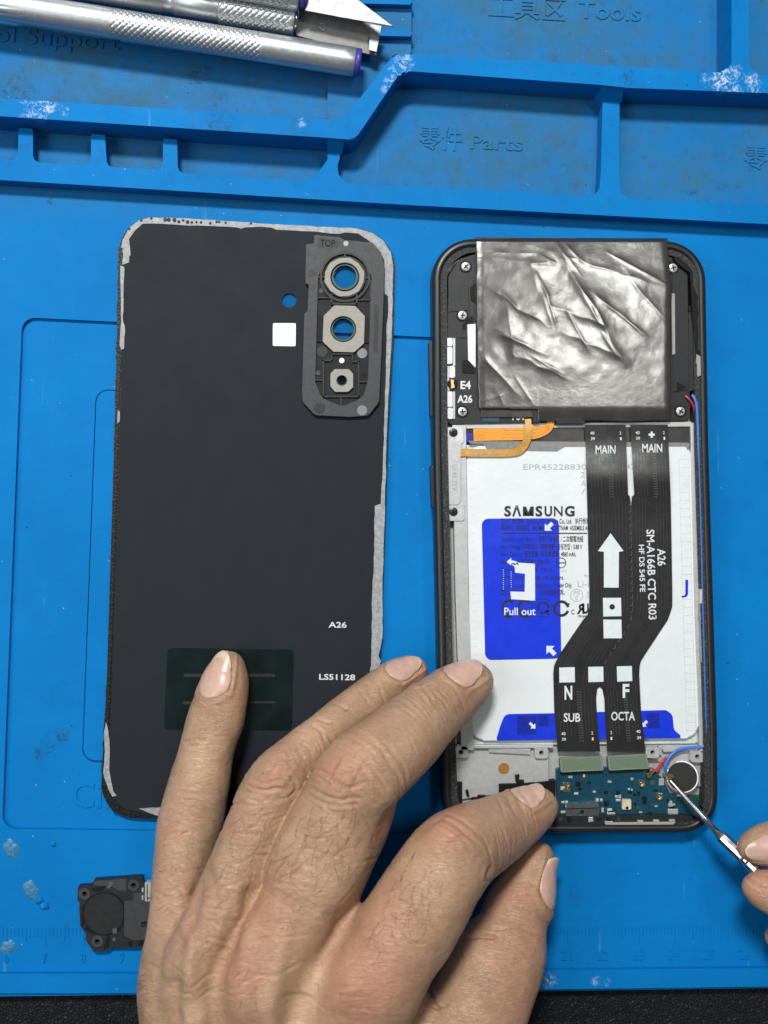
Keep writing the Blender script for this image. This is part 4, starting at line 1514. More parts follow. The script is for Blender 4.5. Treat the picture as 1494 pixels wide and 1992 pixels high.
# coax cables
tube('antenna_cable', [(1346, 768, .66), (1352, 778, .7), (1356, 800, .7), (1359, 900, .68), (1362, 1000, .68), (1367, 1200, .68), (1372, 1380, .68), (1373, 1435, .67), (1369, 1451, .64), (1350, 1454, .62), (1325, 1457, .62), (1307, 1467, .64),
                       (1297, 1482, .66), (1293, 1494, .64), (1297, 1505, .58)], .042, 'wire_blue', ph)
tube('antenna_cable', [(1333, 770, .66), (1340, 776, .7), (1347, 786, .68), (1351, 800, .62), (1354, 830, .58)], .036, 'wire_red', ph)
tube('antenna_cable', [(1296, 1474, .58), (1288, 1482, .62), (1280, 1494, .6), (1272, 1500, .56)], .04, 'wire_red', ph)
for pts in ([(1259, 1504), (1270, 1497), (1274, 1501), (1268, 1508), (1266, 1514), (1259, 1513)], [(1291, 1502), (1304, 1507), (1312, 1508), (1309, 1515), (1298, 1514), (1292, 1508)]):
    prism('cable_plug', rnd(pts, 2), .58, .47, 'gold', ph, .015)
prism('cable_tag', C6([(1392, 870), (1404, 870), (1402, 945), (1392, 945)]), .73, .6, 'tan_part', ph, .01)
prism('gasket_piece', jag(C6([(1400, 790), (1418, 790), (1416, 850), (1402, 870), (1398, 1100), (1408, 1250), (1398, 1250), (1390, 1000)]), 8, 1), .7, .5, 'adhesive', ph, .004)
tube('foam_bead', [(1372, 800, .7), (1377, 1000, .7), (1384, 1250, .7), (1388, 1440, .7), (1390, 1520, .7)], .05, 'dark_recess', ph)

# ================================================================ LOUDSPEAKER MODULE
sp = thing('speaker_module', 'small black speaker module lying on the mat, partly under the hand', 'speaker module', W(225, 1775, 0))
SO = rnd(D1([(452, 492), (538, 488), (542, 456), (735, 442), (828, 436), (832, 470), (905, 478), (900, 845), (640, 848), (630, 868), (545, 872), (496, 800), (500, 765), (466, 722), (460, 610), (464, 588), (450, 575)]),
         [3, 2, 4, 0, 3, 2, 2, 2, 3, 4, 6, 5, 4, 4, 4, 2, 3])
sh = [circ(*D1([p])[0], 4.6, 18) for p in ((491, 535), (776, 485), (565, 811))]
holed('housing', SO, sh, .24, .005, 'black_plastic', sp)
for p in ((491, 535), (776, 485), (565, 811)):
    c = D1([p])[0]
    holed('screw_eyelet', circ(*c, 11.5, 24), [circ(*c, 4.7, 18)], .27, .1, 'grey_plastic', sp)
disc = []
cx, cy = 606, 650
for k in range(60):
    a = 2 * math.pi * k / 60
    disc.append((min(cx + 118 * math.cos(a), 716), cy + 118 * math.sin(a)))
dm = prism('speaker_face', D1(disc), .275, .2, 'black_plastic', sp, .015, 2)
holed('face_lip', D1([(min(cx + 128 * math.cos(2 * math.pi * k / 60), 724), cy + 126 * math.sin(2 * math.pi * k / 60)) for k in range(60)]), [D1(disc)], .262, .2, 'dark_recess', sp)
multi('moulded_detail', [rnd(D1(p), 1) for p in ([(545, 460), (735, 446), (735, 520), (700, 520), (640, 490), (600, 488), (545, 486)], [(722, 576), (776, 574), (776, 530), (840, 525), (870, 525), (870, 690), (820, 700), (820, 728), (855, 730),
                 (850, 800), (780, 806), (720, 780), (722, 740)])], .265, .2, 'grey_plastic', sp, .012)
multi('moulded_rib', [rnd(D1(p), 1) for p in ([(530, 500), (610, 492), (606, 500), (580, 520), (540, 520)], [(622, 775), (634, 778), (630, 850), (600, 855)], [(478, 600), (490, 598), (484, 720), (470, 720)], [(495, 730), (560, 770), (550, 775), (490, 740)],
                      rect(820, 700, 870, 706), rect(745, 815, 765, 840), rect(805, 806, 830, 836))], .268, .2, 'dark_recess', sp, .008)
multi('printed_mark', [D1([(640, 462), (660, 468), (636, 506), (620, 500)]), D1(rect(655, 735, 678, 765)), D1(rect(655, 790, 672, 808))], .277, .25, 'faint_print', sp)
multi('spring_contact', [rnd(D1(p), 1.5) for p in ([(842, 468), (900, 466), (900, 580), (842, 578)], [(824, 502), (834, 500), (834, 526), (824, 526)], [(824, 545), (833, 545), (833, 572), (824, 572)])], .30, .1, 'silver', sp, .02)
multi('contact_gap', [D1(rect(853, 480, 858, 572)), D1(rect(853, 556, 900, 562)), D1(rect(877, 480, 881, 556))], .303, .28, 'dark_recess', sp)

# ================================================================ CRAFT KNIVES


def knurl(pitch, n_around, depth, t0, t1):
    def f(t, a):
        if t <= t0 or t >= t1:
            return 0
        u = a * n_around / (2 * math.pi)
        v = (t - t0) / pitch
        e = min(1, (t - t0) / .06, (t1 - t) / .06)
        return -depth * e * max(abs(math.sin(math.pi * (u + v))) < .28, 0) * .0 - depth * e * (1 - min(1, 2.2 * min(abs(math.sin(math.pi * (u + v))), abs(math.sin(math.pi * (u - v))))))
    return f


def prof(t0, t1, r, step, kz=()):
    out = [(t0, r * .94), (t0 + .03, r)]
    t = t0 + .03
    while t < t1 - .03:
        fine = any(a - .1 <= t <= b + .1 for a, b in kz)
        t += step if fine else .3
        t = min(t, t1 - .03)
        out.append((t, r))
    out.append((t1, r * .95))
    return out


# front knife: blunt end with purple plug at the right
k1a, k1b = W(691, 121, .82), W(0, 10, 1.0)
kn = thing('craft_knife', 'silver knurled knife handle with a flat purple plug at its end, nearest the phones', 'craft knife', (k1a + k1b) / 2, 'craft knives in the top tray')
d1 = (k1b - k1a)
L1c = d1.length
s0 = L1c * (1290 - 945) / 1290
s1 = L1c * (1290 - 398) / 1290
s2 = L1c * (1290 - 24) / 1290
f1, f2 = knurl(.165, 14, .028, s0, s1), knurl(.165, 14, .028, s2, s2 + 2.4)
lathe('handle', k1a, k1b, prof(0, s2 + 3.2, .375, .02, ((s0, s1), (s2, s2 + 2.4))), 'alu', kn, 100, lambda t, a: f1(t, a) + f2(t, a))
lathe('end_plug', k1a - d1.normalized() * .15, k1b, [(0, .33), (.03, .365), (.145, .365), (.16, .3)], 'purple', kn, 40)
# second knife: wide chisel blade marked 17
p0, p1 = C1([(1072, 74)])[0], C1([(800, 29)])[0]
k2a, k2b = W(*p0, .78), W(*p1, .86)
kn2 = thing('craft_knife', 'silver craft knife with a wide flat chisel blade, lying behind the purple plugged one', 'craft knife', k2a, 'craft knives in the top tray')
d2 = (k2b - k2a)
L2c = d2.length
f3 = knurl(.165, 14, .028, .1, L2c)
lathe('collar', k2a, k2b, prof(0, L2c + .02, .39, .02, ((0, L2c),)), 'alu', kn2, 100, f3)
lathe('handle', k2a + d2.normalized() * L2c, k2b + d2, [(0, .335), (.03, .35), (1.2, .35), (1.22, .32), (1.5, .32), (1.52, .35), (5.5, .35), (5.6, .2)], 'alu', kn2, 48)
lathe('jaw', k2a - d2.normalized() * .1, k2b, [(0, .26), (.05, .3), (.12, .3)], 'steel', kn2, 30)
bl = prism('blade', rnd(C1([(1085, 28), (1386, 92), (1368, 190), (1335, 184), (1075, 122)]), [6, 1, 1, 0, 3]), .80, .755, 'blade', kn2, .006, 1)
prism('cutting_edge', C1([(1345, 88), (1386, 94), (1368, 188), (1340, 181)]), .803, .757, 'bright_blade', kn2, .004, 1)
t = Text()
for v_ in bl.data.vertices:
    v_.co.z += .22 * (v_.co.y - .0005)
t.add('17', *C1([(1168, 98)])[0], 11, .8035, w=15, rot=96)
t.build('blade_number', 'grey_print', kn2)
# third knife: pointed blade, mostly out of the picture
p0, p1 = C1([(1092, -12)])[0], C1([(800, -66)])[0]
k3a, k3b = W(*p0, 1.35), W(*p1, 1.42)
kn3 = thing('craft_knife', 'craft knife with bright pointed blade and purple collar, behind the other knives', 'craft knife', k3a, 'craft knives in the top tray')
d3 = (k3b - k3a)
f4 = knurl(.165, 14, .028, .15, 2.2)
lathe('collar', k3a - d3.normalized() * .18, k3b, [(0, .2), (.03, .27), (.2, .29)], 'purple', kn3, 40)
lathe('handle', k3a + d3.normalized() * .02, k3b, prof(0, 9, .36, .02, ((.1, 2.2),)), 'alu', kn3, 100, f4)
prism('blade', C1([(1108, 38), (1118, 6), (1095, -50), (1240, -40), (1300, 0), (1432, 97), (1240, 62)]), 1.34, 1.30, 'bright_blade', kn3, .012, 1)

# ================================================================ PROBE
pt, pf = W(1300, 1514, .66), W(1398, 1622, 1.30)
pe = W(1482, 1702, 1.95)
pr_ = thing('precision_probe', 'thin steel probe held by fingertips, its tip on the phone circuit board', 'hand tool', pt)
lathe('shaft', pt, pf, [(0, .022), (.1, .038), (.5, .062), ((pf - pt).length * .7, .085), ((pf - pt).length, .088)], 'steel', pr_, 24)
dd = pe - pf
Lf_ = dd.length
lathe('ferrule', pf - dd.normalized() * .05, pe, [(0, .09), (.12, .16), (.16, .175), (.85, .185), (.92, .15), (1.0, .15), (1.05, .185), (1.3, .185), (1.34, .12), (1.7, .12), (1.75, .2), (3.6, .21), (3.7, .1)], 'steel', pr_, 12, None, False)

# ================================================================ HANDS (distance field -> one continuous skin)


def chain(st, sub=4):
    """stations (px, py, radius px, z) -> world points and radii in cm"""
    P = [tuple(W(x, y, z)) + (r * pxcm(z),) for x, y, r, z in st]
    Q = np.array(catmull(P, sub))
    return Q[:, :3], Q[:, 3]


class Field:
    def __init__(self, xs, ys, zs):
        self.xs, self.ys, self.zs = xs, ys, zs
        self.shape = (len(xs), len(ys), len(zs))

    def blank(self):
        return np.full(self.shape, 5.0, dtype=np.float32)

    def seg(self, G, a, b, ra, rb, fz=1.0, pad=.9, k=0):
        lo = np.minimum(a - ra, b - rb) - pad
        hi = np.maximum(a + ra, b + rb) + pad
        i0, i1 = np.searchsorted(self.xs, [lo[0], hi[0]])
        j0, j1 = np.searchsorted(self.ys, [lo[1], hi[1]])
        k0, k1 = np.searchsorted(self.zs, [lo[2], hi[2]])
        if i1 <= i0 or j1 <= j0 or k1 <= k0:
            return
        X = self.xs[i0:i1, None, None]
        Y = self.ys[None, j0:j1, None]
        Z = self.zs[None, None, k0:k1]
        ab = b - a
        L2 = float(ab @ ab) + 1e-9
        t = np.clip(((X - a[0]) * ab[0] + (Y - a[1]) * ab[1] + (Z - a[2]) * ab[2]) / L2, 0, 1)
        dx = X - a[0] - t * ab[0]
        dy = Y - a[1] - t * ab[1]
        dz = (Z - a[2] - t * ab[2]) / fz
        d = np.sqrt(dx * dx + dy * dy + dz * dz) - (ra + (rb - ra) * t)
        g = G[i0:i1, j0:j1, k0:k1]
        if k:
            h = np.maximum(k - np.abs(g - d), 0) / k
            G[i0:i1, j0:j1, k0:k1] = np.minimum(g, d) - h * h * k * .25
        else:
            np.minimum(g, d, out=g)

    def chain(self, G, P, R, fz=1.0, k=0):
        for i in range(len(P) - 1):
            self.seg(G, P[i], P[i + 1], R[i], R[i + 1], fz, k=k)


def smin(a, b, k):
    h = np.maximum(k - np.abs(a - b), 0) / k
    return np.minimum(a, b) - h * h * k * .25


def surface_nets(F, xs, ys, zs):
    S = F < 0
    nx, ny, nz = F.shape
    acc = np.zeros((nx - 1, ny - 1, nz - 1, 3), dtype=np.float32)
    cnt = np.zeros((nx - 1, ny - 1, nz - 1), dtype=np.float32)
    cors = [(0, 0, 0), (1, 0, 0), (0, 1, 0), (1, 1, 0), (0, 0, 1), (1, 0, 1), (0, 1, 1), (1, 1, 1)]

    def sub(A, c):
        return A[c[0]:nx - 1 + c[0], c[1]:ny - 1 + c[1], c[2]:nz - 1 + c[2]]
    for i in range(8):
        for j in range(i + 1, 8):
            a, b = cors[i], cors[j]
            if sum(abs(p - q) for p, q in zip(a, b)) != 1:
                continue
            fa, fb = sub(F, a), sub(F, b)
            cr_ = (fa < 0) != (fb < 0)
            t = np.where(cr_, fa / np.where(fa - fb == 0, 1, fa - fb), 0)
            for ax in range(3):
                acc[..., ax] += np.where(cr_, a[ax] + (b[ax] - a[ax]) * t, 0)
            cnt += cr_
    act = cnt > 0
    ids = np.full(act.shape, -1, dtype=np.int64)
    ids[act] = np.arange(act.sum())
    I = np.argwhere(act)
    off = acc[act] / cnt[act][:, None]
    V = np.empty((len(I), 3))
    for ax, g in enumerate((xs, ys, zs)):
        i0 = I[:, ax]
        V[:, ax] = g[i0] + (g[i0 + 1] - g[i0]) * off[:, ax]
    quads = []
    for ax in range(3):
        u, v = [(1, 2), (2, 0), (0, 1)][ax]
        sl0 = [slice(None)] * 3
        sl1 = [slice(None)] * 3
        sl0[ax], sl1[ax] = slice(0, -1), slice(1, None)
        a, b = S[tuple(sl0)], S[tuple(sl1)]
        for flip, msk in ((False, a & ~b), (True, ~a & b)):
            E_ = np.argwhere(msk)
            ok = (E_[:, u] > 0) & (E_[:, v] > 0) & (E_[:, u] < F.shape[u] - 1) & (E_[:, v] < F.shape[v] - 1)
            E_ = E_[ok]
            q = []
            for du, dv in ((0, 0), (-1, 0), (-1, -1), (0, -1)):
                c = E_.copy()
                c[:, u] += du
                c[:, v] += dv
                q.append(ids[c[:, 0], c[:, 1], c[:, 2]])
            q = np.stack(q, 1)
            quads.append(q[:, ::-1] if flip else q)
    return V, np.concatenate(quads)


def vnormals(V, Q):
    N = np.zeros_like(V)
    fn = np.cross(V[Q[:, 2]] - V[Q[:, 0]], V[Q[:, 3]] - V[Q[:, 1]])
    for c in range(4):
        np.add.at(N, Q[:, c], fn)
    return N / (np.linalg.norm(N, axis=1, keepdims=True) + 1e-12)


def smooth(V, Q, it, lam=.5):
    n = len(V)
    E_ = np.concatenate([Q[:, [0, 1]], Q[:, [1, 2]], Q[:, [2, 3]], Q[:, [3, 0]]])
    for _ in range(it):
        S_ = np.zeros_like(V)
        C_ = np.zeros(n)
        np.add.at(S_, E_[:, 0], V[E_[:, 1]])
        np.add.at(S_, E_[:, 1], V[E_[:, 0]])
        np.add.at(C_, E_[:, 0], 1)
        np.add.at(C_, E_[:, 1], 1)
        V = V + lam * (S_ / C_[:, None] - V)
    return V


def cyl(P, R, V, sel):
    """arc length, angle about the axis (0 = up), distance/r to a finger chain for the selected vertices"""
    A, B = P[:-1], P[1:]
    sl = np.linalg.norm(B - A, axis=1)
    s0_ = np.concatenate([[0], np.cumsum(sl)])
    best = np.full(sel.sum(), 1e9)
    s = np.zeros(sel.sum())
    ang = np.zeros(sel.sum())
    X = V[sel]
    for i in range(len(A)):
        ab = B[i] - A[i]
        t = ((X - A[i]) @ ab) / (ab @ ab + 1e-12)
        t = np.clip(t, -3 if i == 0 else 0, 1)
        c = A[i] + t[:, None] * ab
        d = np.linalg.norm(X - c, axis=1)
        u = ab / np.linalg.norm(ab)
        up_ = np.array([0, 0, 1.0]) - u * u[2]
        up_ /= np.linalg.norm(up_)
        sd = np.cross(u, up_)
        w = X - c
        a_ = np.arctan2(w @ sd, w @ up_)
        m = d < best
        best[m] = d[m]
        s[m] = s0_[i] + t[m] * sl[i]
        ang[m] = a_[m]
    return s, ang, best


def build_hand(name_root, label, xs, ys, zs, fingers, palm, kpalm, locus, nails, wrinkle_zones, creases, ridges_, tints, pales, hair_spec):
    fld = Field(xs, ys, zs)
    Gp = fld.blank()
    for st in palm:
        P, R = chain(st, 3)
        for i in range(len(P) - 1):
            fld.seg(Gp, P[i], P[i + 1], R[i], R[i + 1], .8, k=kpalm)
    total = None
    CH = {}
    for nm, (sts, kf) in fingers.items():
        G = fld.blank()
        for st in sts:
            P, R = chain(st)
            fld.chain(G, P, R, .92)
            CH.setdefault(nm, (P, R))
        if len(sts) > 1:
            G2 = fld.blank()
            for st in sts:
                P, R = chain(st)
                g1 = fld.blank()
                fld.chain(g1, P, R, .92)
                G2 = smin(G2, g1, .45)
            G = G2
        G = smin(Gp, G, kf)
        total = G if total is None else smin(total, G, .06)
    V, Q = surface_nets(total, xs, ys, zs)
    V = smooth(V, Q, 3)
    N = vnormals(V, Q)
    if (N * (V - V.mean(0))).sum() < 0:
        Q = Q[:, ::-1]
        N = -N
    px, py = proj(V)
    view = np.array([0, 0, CAM_H]) - V
    view /= np.linalg.norm(view, axis=1, keepdims=True)
    facing = np.clip((N * view).sum(1) * 2.5, 0, 1)
    disp = np.zeros(len(V))

    def seg_d(pts):
        best = np.full(len(V), 1e9)
        tt_ = np.zeros(len(V))
        n_ = len(pts) - 1
        for i in range(n_):
            a, b = np.array(pts[i], float), np.array(pts[i + 1], float)
            ab = b - a
            t = np.clip(((px - a[0]) * ab[0] + (py - a[1]) * ab[1]) / (ab @ ab + 1e-9), 0, 1)
            d = np.hypot(px - a[0] - t * ab[0], py - a[1] - t * ab[1])
            m = d < best
            best[m] = d[m]
            tt_[m] = (i + t[m]) / n_
        return best, tt_
    for pts, amp, wd in ridges_:
        d, tt_ = seg_d(pts)
        disp += amp * 2.3 * np.exp(-(d / wd) ** 2) * facing * np.clip(np.minimum(tt_, 1 - tt_) * 5 + .3, 0, 1)
    for pts, dep, wd in creases:
        pts = [p for p in pts]
        wd, dep = wd * 1.05, dep * 2.0
        d, tt_ = seg_d(catmull(pts, 5) if len(pts) > 2 else pts)
        e = np.clip(np.minimum(tt_, 1 - tt_) * 6 + .15, 0, 1)
        disp += e * facing * (-dep * np.exp(-(d / wd) ** 2) + dep * .35 * np.exp(-((d - wd * 2.1) / wd) ** 2))
    # transverse skin folds along each finger
    R_ = np.random.default_rng(11)
    for nm, sA, sB, count, dep, wd, amax in wrinkle_zones:
        P, R = CH[nm]
        sel = (np.abs(V[:, None, :] - P[None, ::3, :]).max(2).min(1) < 1.9)
        s, ang, d = cyl(P, R, V, sel)
        dd_ = np.zeros(sel.sum())
        for _ in range(count):
            sc = R_.uniform(sA, sB)
            ac = R_.normal(0, .45 * amax)
            aw = R_.uniform(.35, 1.0) * amax
            slope_ = R_.normal(0, .06)
            w_ = wd * R_.uniform(.7, 1.4)
            ph_ = R_.uniform(0, 6)
            line = sc + slope_ * (ang - ac) + .03 * np.sin(ang * 4 + ph_) + .018 * np.sin(ang * 9 + ph_ * 2)
            q = (s - line) / w_
            e = np.clip(1 - ((ang - ac) / aw) ** 2, 0, 1)
            dd_ += dep * 1.5 * R_.uniform(.4, 1.2) * e * (-np.exp(-q * q) + .3 * np.exp(-((np.abs(q) - 2) ** 2)))
        disp[sel] += np.clip(dd_, -dep * 2.2, dep * 1.5)
    # low undulation
    und = np.array([noise.noise(Vector(v) * 2.1) * .016 + noise.noise(Vector(v) * 6.0) * .007 for v in V])
    disp += und
    V = V + N * disp[:, None]
    # nail beds
    nail_objs = []
    bvh = BVHTree.FromPolygons([tuple(v) for v in V], [tuple(q) for q in Q])
    for nm, s_tip, s_base, nvec, half, over in nails:
        taper = .12 if nm == 'thumb' else .30
        P, R = CH[nm]
        cum = np.concatenate([[0], np.cumsum(np.linalg.norm(np.diff(P, axis=0), axis=1))])

        def axis_at(s):
            if s < 0:
                u = (P[0] - P[1]) / np.linalg.norm(P[0] - P[1])
                return P[0] + u * (-s), R[0]
            return np.array([np.interp(s, cum, P[:, k]) for k in range(3)]), float(np.interp(s, cum, R))
        a0, _ = axis_at(s_base)
        a1, _ = axis_at(s_tip)
        ax_ = (a1 - a0) / np.linalg.norm(a1 - a0)
        n0 = np.array(nvec, float)
        n0 -= ax_ * (n0 @ ax_)
        n0 /= np.linalg.norm(n0)
        sd = np.cross(ax_, n0)
        NU, NV = 22, 26
        VV, FF, fe = [], [], []
        hitmap = {}
        for j in range(NV + 1):
            v = j / NV
            for i in range(NU + 1):
                u = i / NU * 2 - 1
                # rounded cuticle and rounded free edge
                s = s_base + (s_tip - s_base) * v
                s += (s_tip - s_base) * (.22 * (u * u) * (1 - v) ** 1.5) - (s_tip - s_base) * (taper * abs(u) ** 2.4) * v ** 2
                a = u * half * (.86 + .14 * math.sin(math.pi * min(1, v * 1.1 + .1)))
                dirv = n0 * math.cos(a) + sd * math.sin(a)
                c, rr = axis_at(s)
                org = Vector(c + dirv * 3.0)
                hit = bvh.ray_cast(org, Vector(-dirv))
                rad = 3.0 - (hit[3] if hit[0] is not None else 3.0 - rr)
                if s < .12:
                    # past the pulp: run straight on
                    c2, _ = axis_at(.12)
                    h2 = bvh.ray_cast(Vector(c2 + dirv * 3.0), Vector(-dirv))
                    rad2 = 3.0 - h2[3] if h2[0] is not None else rad
                    rad = max(rad, rad2 - .10 * (.12 - s) - .25 * (.12 - s) ** 2)
                lift = .012 + .02 * math.sin(math.pi * min(1, v)) - .022 * abs(u) ** 5
                if v < .08:
                    lift -= .02 * (1 - v / .08)
                pnt = c + dirv * (rad + lift)
                VV.append(pnt)
                fe.append(min(1, max(0, (v - over + .08 * u * u) / .03)))
        n1 = NU + 1
        for j in range(NV):
            for i in range(NU):
                FF.append((j * n1 + i, j * n1 + i + 1, (j + 1) * n1 + i + 1, (j + 1) * n1 + i))
        nail_objs.append((np.array(VV), FF, fe))
        # press the nail bed in, raise the fold around it
        near = np.where(np.linalg.norm(V - (a0 + a1) / 2, axis=1) < 1.6)[0]
        X = V[near]
        c = a0 + ((X - a0) @ ax_)[:, None] * ax_
        w = X - c
        a_ = np.arctan2(w @ sd, w @ n0)
        v_ = ((X - a0) @ ax_) / np.linalg.norm(a1 - a0)
        un = a_ / half
        e = np.maximum(np.abs(un) - 1, np.maximum(-v_ + .22 * un * un, v_ - 1.15) * 1.3)
        amt = np.where(e < 0, -.018, .036 * np.exp(-((e - .10) / .12) ** 2)) * (np.abs(a_) < 2.2) * (v_ < 1.0)
        V[near] += N[near] * amt[:, None]
    V = V * 1.0
    root = thing('hand', label, 'hand', locus)
    org = np.array(ORIGIN[root])
    body = mesh('skin', V, Q.tolist(), 'skin', root, True)
    red = np.zeros(len(V))
    pal = np.zeros(len(V))
    for x, y, r, a in tints:
        red += a * np.exp(-(((px - x) / r) ** 2 + ((py - y) / r) ** 2)) * np.clip(facing + .2, 0, 1)
    for x, y, r, a in pales:
        pal += a * np.exp(-(((px - x) / r) ** 2 + ((py - y) / r) ** 2)) * np.clip(facing + .2, 0, 1)
    # redder, darker creases: their shade deepened in the skin colour
    red += np.clip(-disp * 8, 0, .16)
    for nm_, arr in (('redness', np.clip(red, 0, .9)), ('pale', np.clip(pal, 0, .8))):
        at = body.data.attributes.new(nm_, 'FLOAT', 'POINT')
        at.data.foreach_set('value', arr.astype(np.float32))
    for VV, FF, fe in nail_objs:
        o = mesh('fingernail', VV, FF, 'nail', root, True)
        at = o.data.attributes.new('free_edge', 'FLOAT', 'POINT')
        at.data.foreach_set('value', np.array(fe, dtype=np.float32))
        sm = o.modifiers.new('thickness', 'SOLIDIFY')
        sm.thickness = .00035
        sm.offset = -1
    # hair
    if hair_spec:
        bvh = BVHTree.FromPolygons([tuple(v) for v in V], [tuple(q) for q in Q])
        HV, HF = [], []
        cam_o = Vector((0, 0, CAM_H))
        for poly_c, spread, count, (ddx, ddy), ln, lift in hair_spec:
            for _ in range(count):
                u = random.random()
                k = u * (len(poly_c) - 1)
                i = min(int(k), len(poly_c) - 2)
                f = k - i
                hx = poly_c[i][0] * (1 - f) + poly_c[i + 1][0] * f + random.gauss(0, spread)
                hy = poly_c[i][1] * (1 - f) + poly_c[i + 1][1] * f + random.gauss(0, spread)
                h = bvh.ray_cast(cam_o, ray(hx, hy))
                if h[0] is None or h[1].z < .12:
                    continue
                p, nrm = h[0], h[1]
                d = Vector((ddx, -ddy, 0)).normalized()
                d.rotate(Matrix.Rotation(random.gauss(0, .38), 3, 'Z'))
                d = (d - nrm * d.dot(nrm)).normalized()
                L = ln * random.uniform(.45, 1.25)
                steps = 8
                curl = random.gauss(0, .13)
                path = [p.copy()]
                q = p + nrm * .01
                up0 = lift * random.uniform(.4, 1.3)
                for sidx in range(steps):
                    d.rotate(Matrix.Rotation(curl + random.gauss(0, .06), 3, nrm))
                    q = q + d * (L / steps)
                    near_ = bvh.find_nearest(q)
                    if near_[0] is not None:
                        hgt = .008 + up0 * math.sin(math.pi * min(1, (sidx + 1) / steps * .8))
                        q = near_[0] + near_[1] * hgt
                        nrm = near_[1]
                        d = (d - nrm * d.dot(nrm)).normalized()
                    path.append(q.copy())
                rads = [.0033 * (1 - .75 * i_ / steps) for i_ in range(steps + 1)]
                tube_geo(path, rads, 3, HV, HF)
        mesh('body_hair', HV, HF, 'hair', root, True)
    return root


# ---- left-hand figure: dorsal view, fingers spread over the cover and the phone
pinky = [(447, 1298, 30, .66), (441, 1318, 41, .70), (436, 1342, 48, .74), (421, 1396, 55, .86), (407, 1440, 53, .98), (397, 1482, 54, 1.08), (388, 1522, 59, 1.22), (379, 1563, 61, 1.4), (369, 1605, 62, 1.62),
         (358, 1661, 57, 1.98), (351, 1710, 54, 2.3), (343, 1790, 53, 2.75), (340, 1850, 53, 3.0)]
ring_ = [(803, 1307, 30, .62), (782, 1318, 37, .72), (752, 1337, 42, .95), (694, 1379, 43, 1.45), (646, 1418, 44, 1.95), (606, 1450, 46, 2.4), (576, 1478, 49, 2.7), (543, 1512, 55, 2.95), (519, 1549, 57, 3.0), (505, 1590, 58, 3.02),
         (487, 1635, 60, 3.1), (469, 1680, 61, 3.2), (450, 1724, 62, 3.32), (417, 1800, 62, 3.55), (388, 1868, 60, 3.7)]
middle = [(926, 1324, 34, 1.28), (912, 1331, 46, 1.34), (884, 1350, 55, 1.5), (838, 1388, 64, 2.0), (798, 1424, 73, 2.5), (756, 1462, 79, 3.0), (716, 1496, 84, 3.35), (688, 1524, 84, 3.5), (668, 1560, 82, 3.52), (650, 1600, 86, 3.5),
          (629, 1650, 91, 3.55), (606, 1700, 92, 3.65), (588, 1750, 80, 3.75), (540, 1830, 80, 3.9), (500, 1900, 78, 4.0)]
middle_pad = [(712, 1575, 56, 2.9), (694, 1620, 58, 2.9), (668, 1670, 60, 2.95), (640, 1725, 62, 3.1)]
index = [(1052, 1567, 34, 1.38), (1034, 1577, 47, 1.42), (1004, 1593, 57, 1.6), (972, 1612, 66, 1.95), (930, 1634, 75, 2.6), (898, 1652, 82, 3.1), (872, 1676, 87, 3.4), (848, 1712, 90, 3.6), (822, 1756, 94, 3.75), (794, 1802, 96, 3.85),
         (760, 1850, 96, 3.98), (728, 1898, 96, 4.1)]
thumb = [(1049, 1668, 30, 1.05), (1040, 1686, 41, 1.1), (1031, 1712, 50, 1.2), (1014, 1755, 64, 1.4), (999, 1790, 67, 1.6), (994, 1822, 70, 1.75), (975, 1860, 88, 1.95), (951, 1902, 98, 2.15), (932, 1952, 100, 2.4), (905, 2020, 104, 2.8), (860, 2120, 105, 3.2)]
wr = (560, 2330)
palm = [
    [(340, 1855, 55, 2.95), (354, 1960, 71, 3.0), (400, 2080, 78, 3.1), (470, 2300, 92, 3.2)],
    [(388, 1872, 62, 3.6), (400, 1960, 66, 3.5), (440, 2080, 74, 3.45), (510, 2300, 95, 3.4)],
    [(498, 1902, 74, 3.85), (498, 1980, 74, 3.75), (520, 2090, 84, 3.6), (560, 2300, 100, 3.5)],
    [(726, 1902, 88, 3.9), (690, 1985, 88, 3.8), (660, 2080, 92, 3.6), (610, 2300, 100, 3.5)],
    [(610, 1900, 72, 3.55), (600, 1980, 74, 3.5), (590, 2090, 80, 3.45)],
    [(860, 2110, 95, 3.1), (760, 2180, 110, 3.1), (640, 2300, 100, 3.2)],
    [(520, 1960, 100, 2.8), (700, 1980, 100, 2.8), (760, 2060, 100, 2.8)],
    [(400, 1985, 80, 2.6), (600, 2060, 110, 2.6), (560, 2300, 110, 3.0)],
    [(352, 1795, 40, 2.75), (400, 1830, 50, 3.0), (450, 1830, 55, 3.2), (520, 1860, 60, 3.4)],
    [(590, 1850, 60, 3.3), (655, 1845, 62, 3.3), (720, 1850, 60, 3.4)],
    [(565, 2300, 140, 3.1), (560, 2600, 170, 3.2), (600, 3600, 230, 3.6)],
]
GS = .042
xs = np.arange(-5.4, 8.1, GS)
ys = np.concatenate([np.arange(-40, -14.5, .5), np.arange(-14.5, -13.6, .15), np.arange(-13.55, -3.2, GS)])
zs = np.arange(-.1, 5.6, GS)


def P2(ox, oy, s):
    return lambda pts: [(ox + x * s, oy + y * s) for x, y in pts]


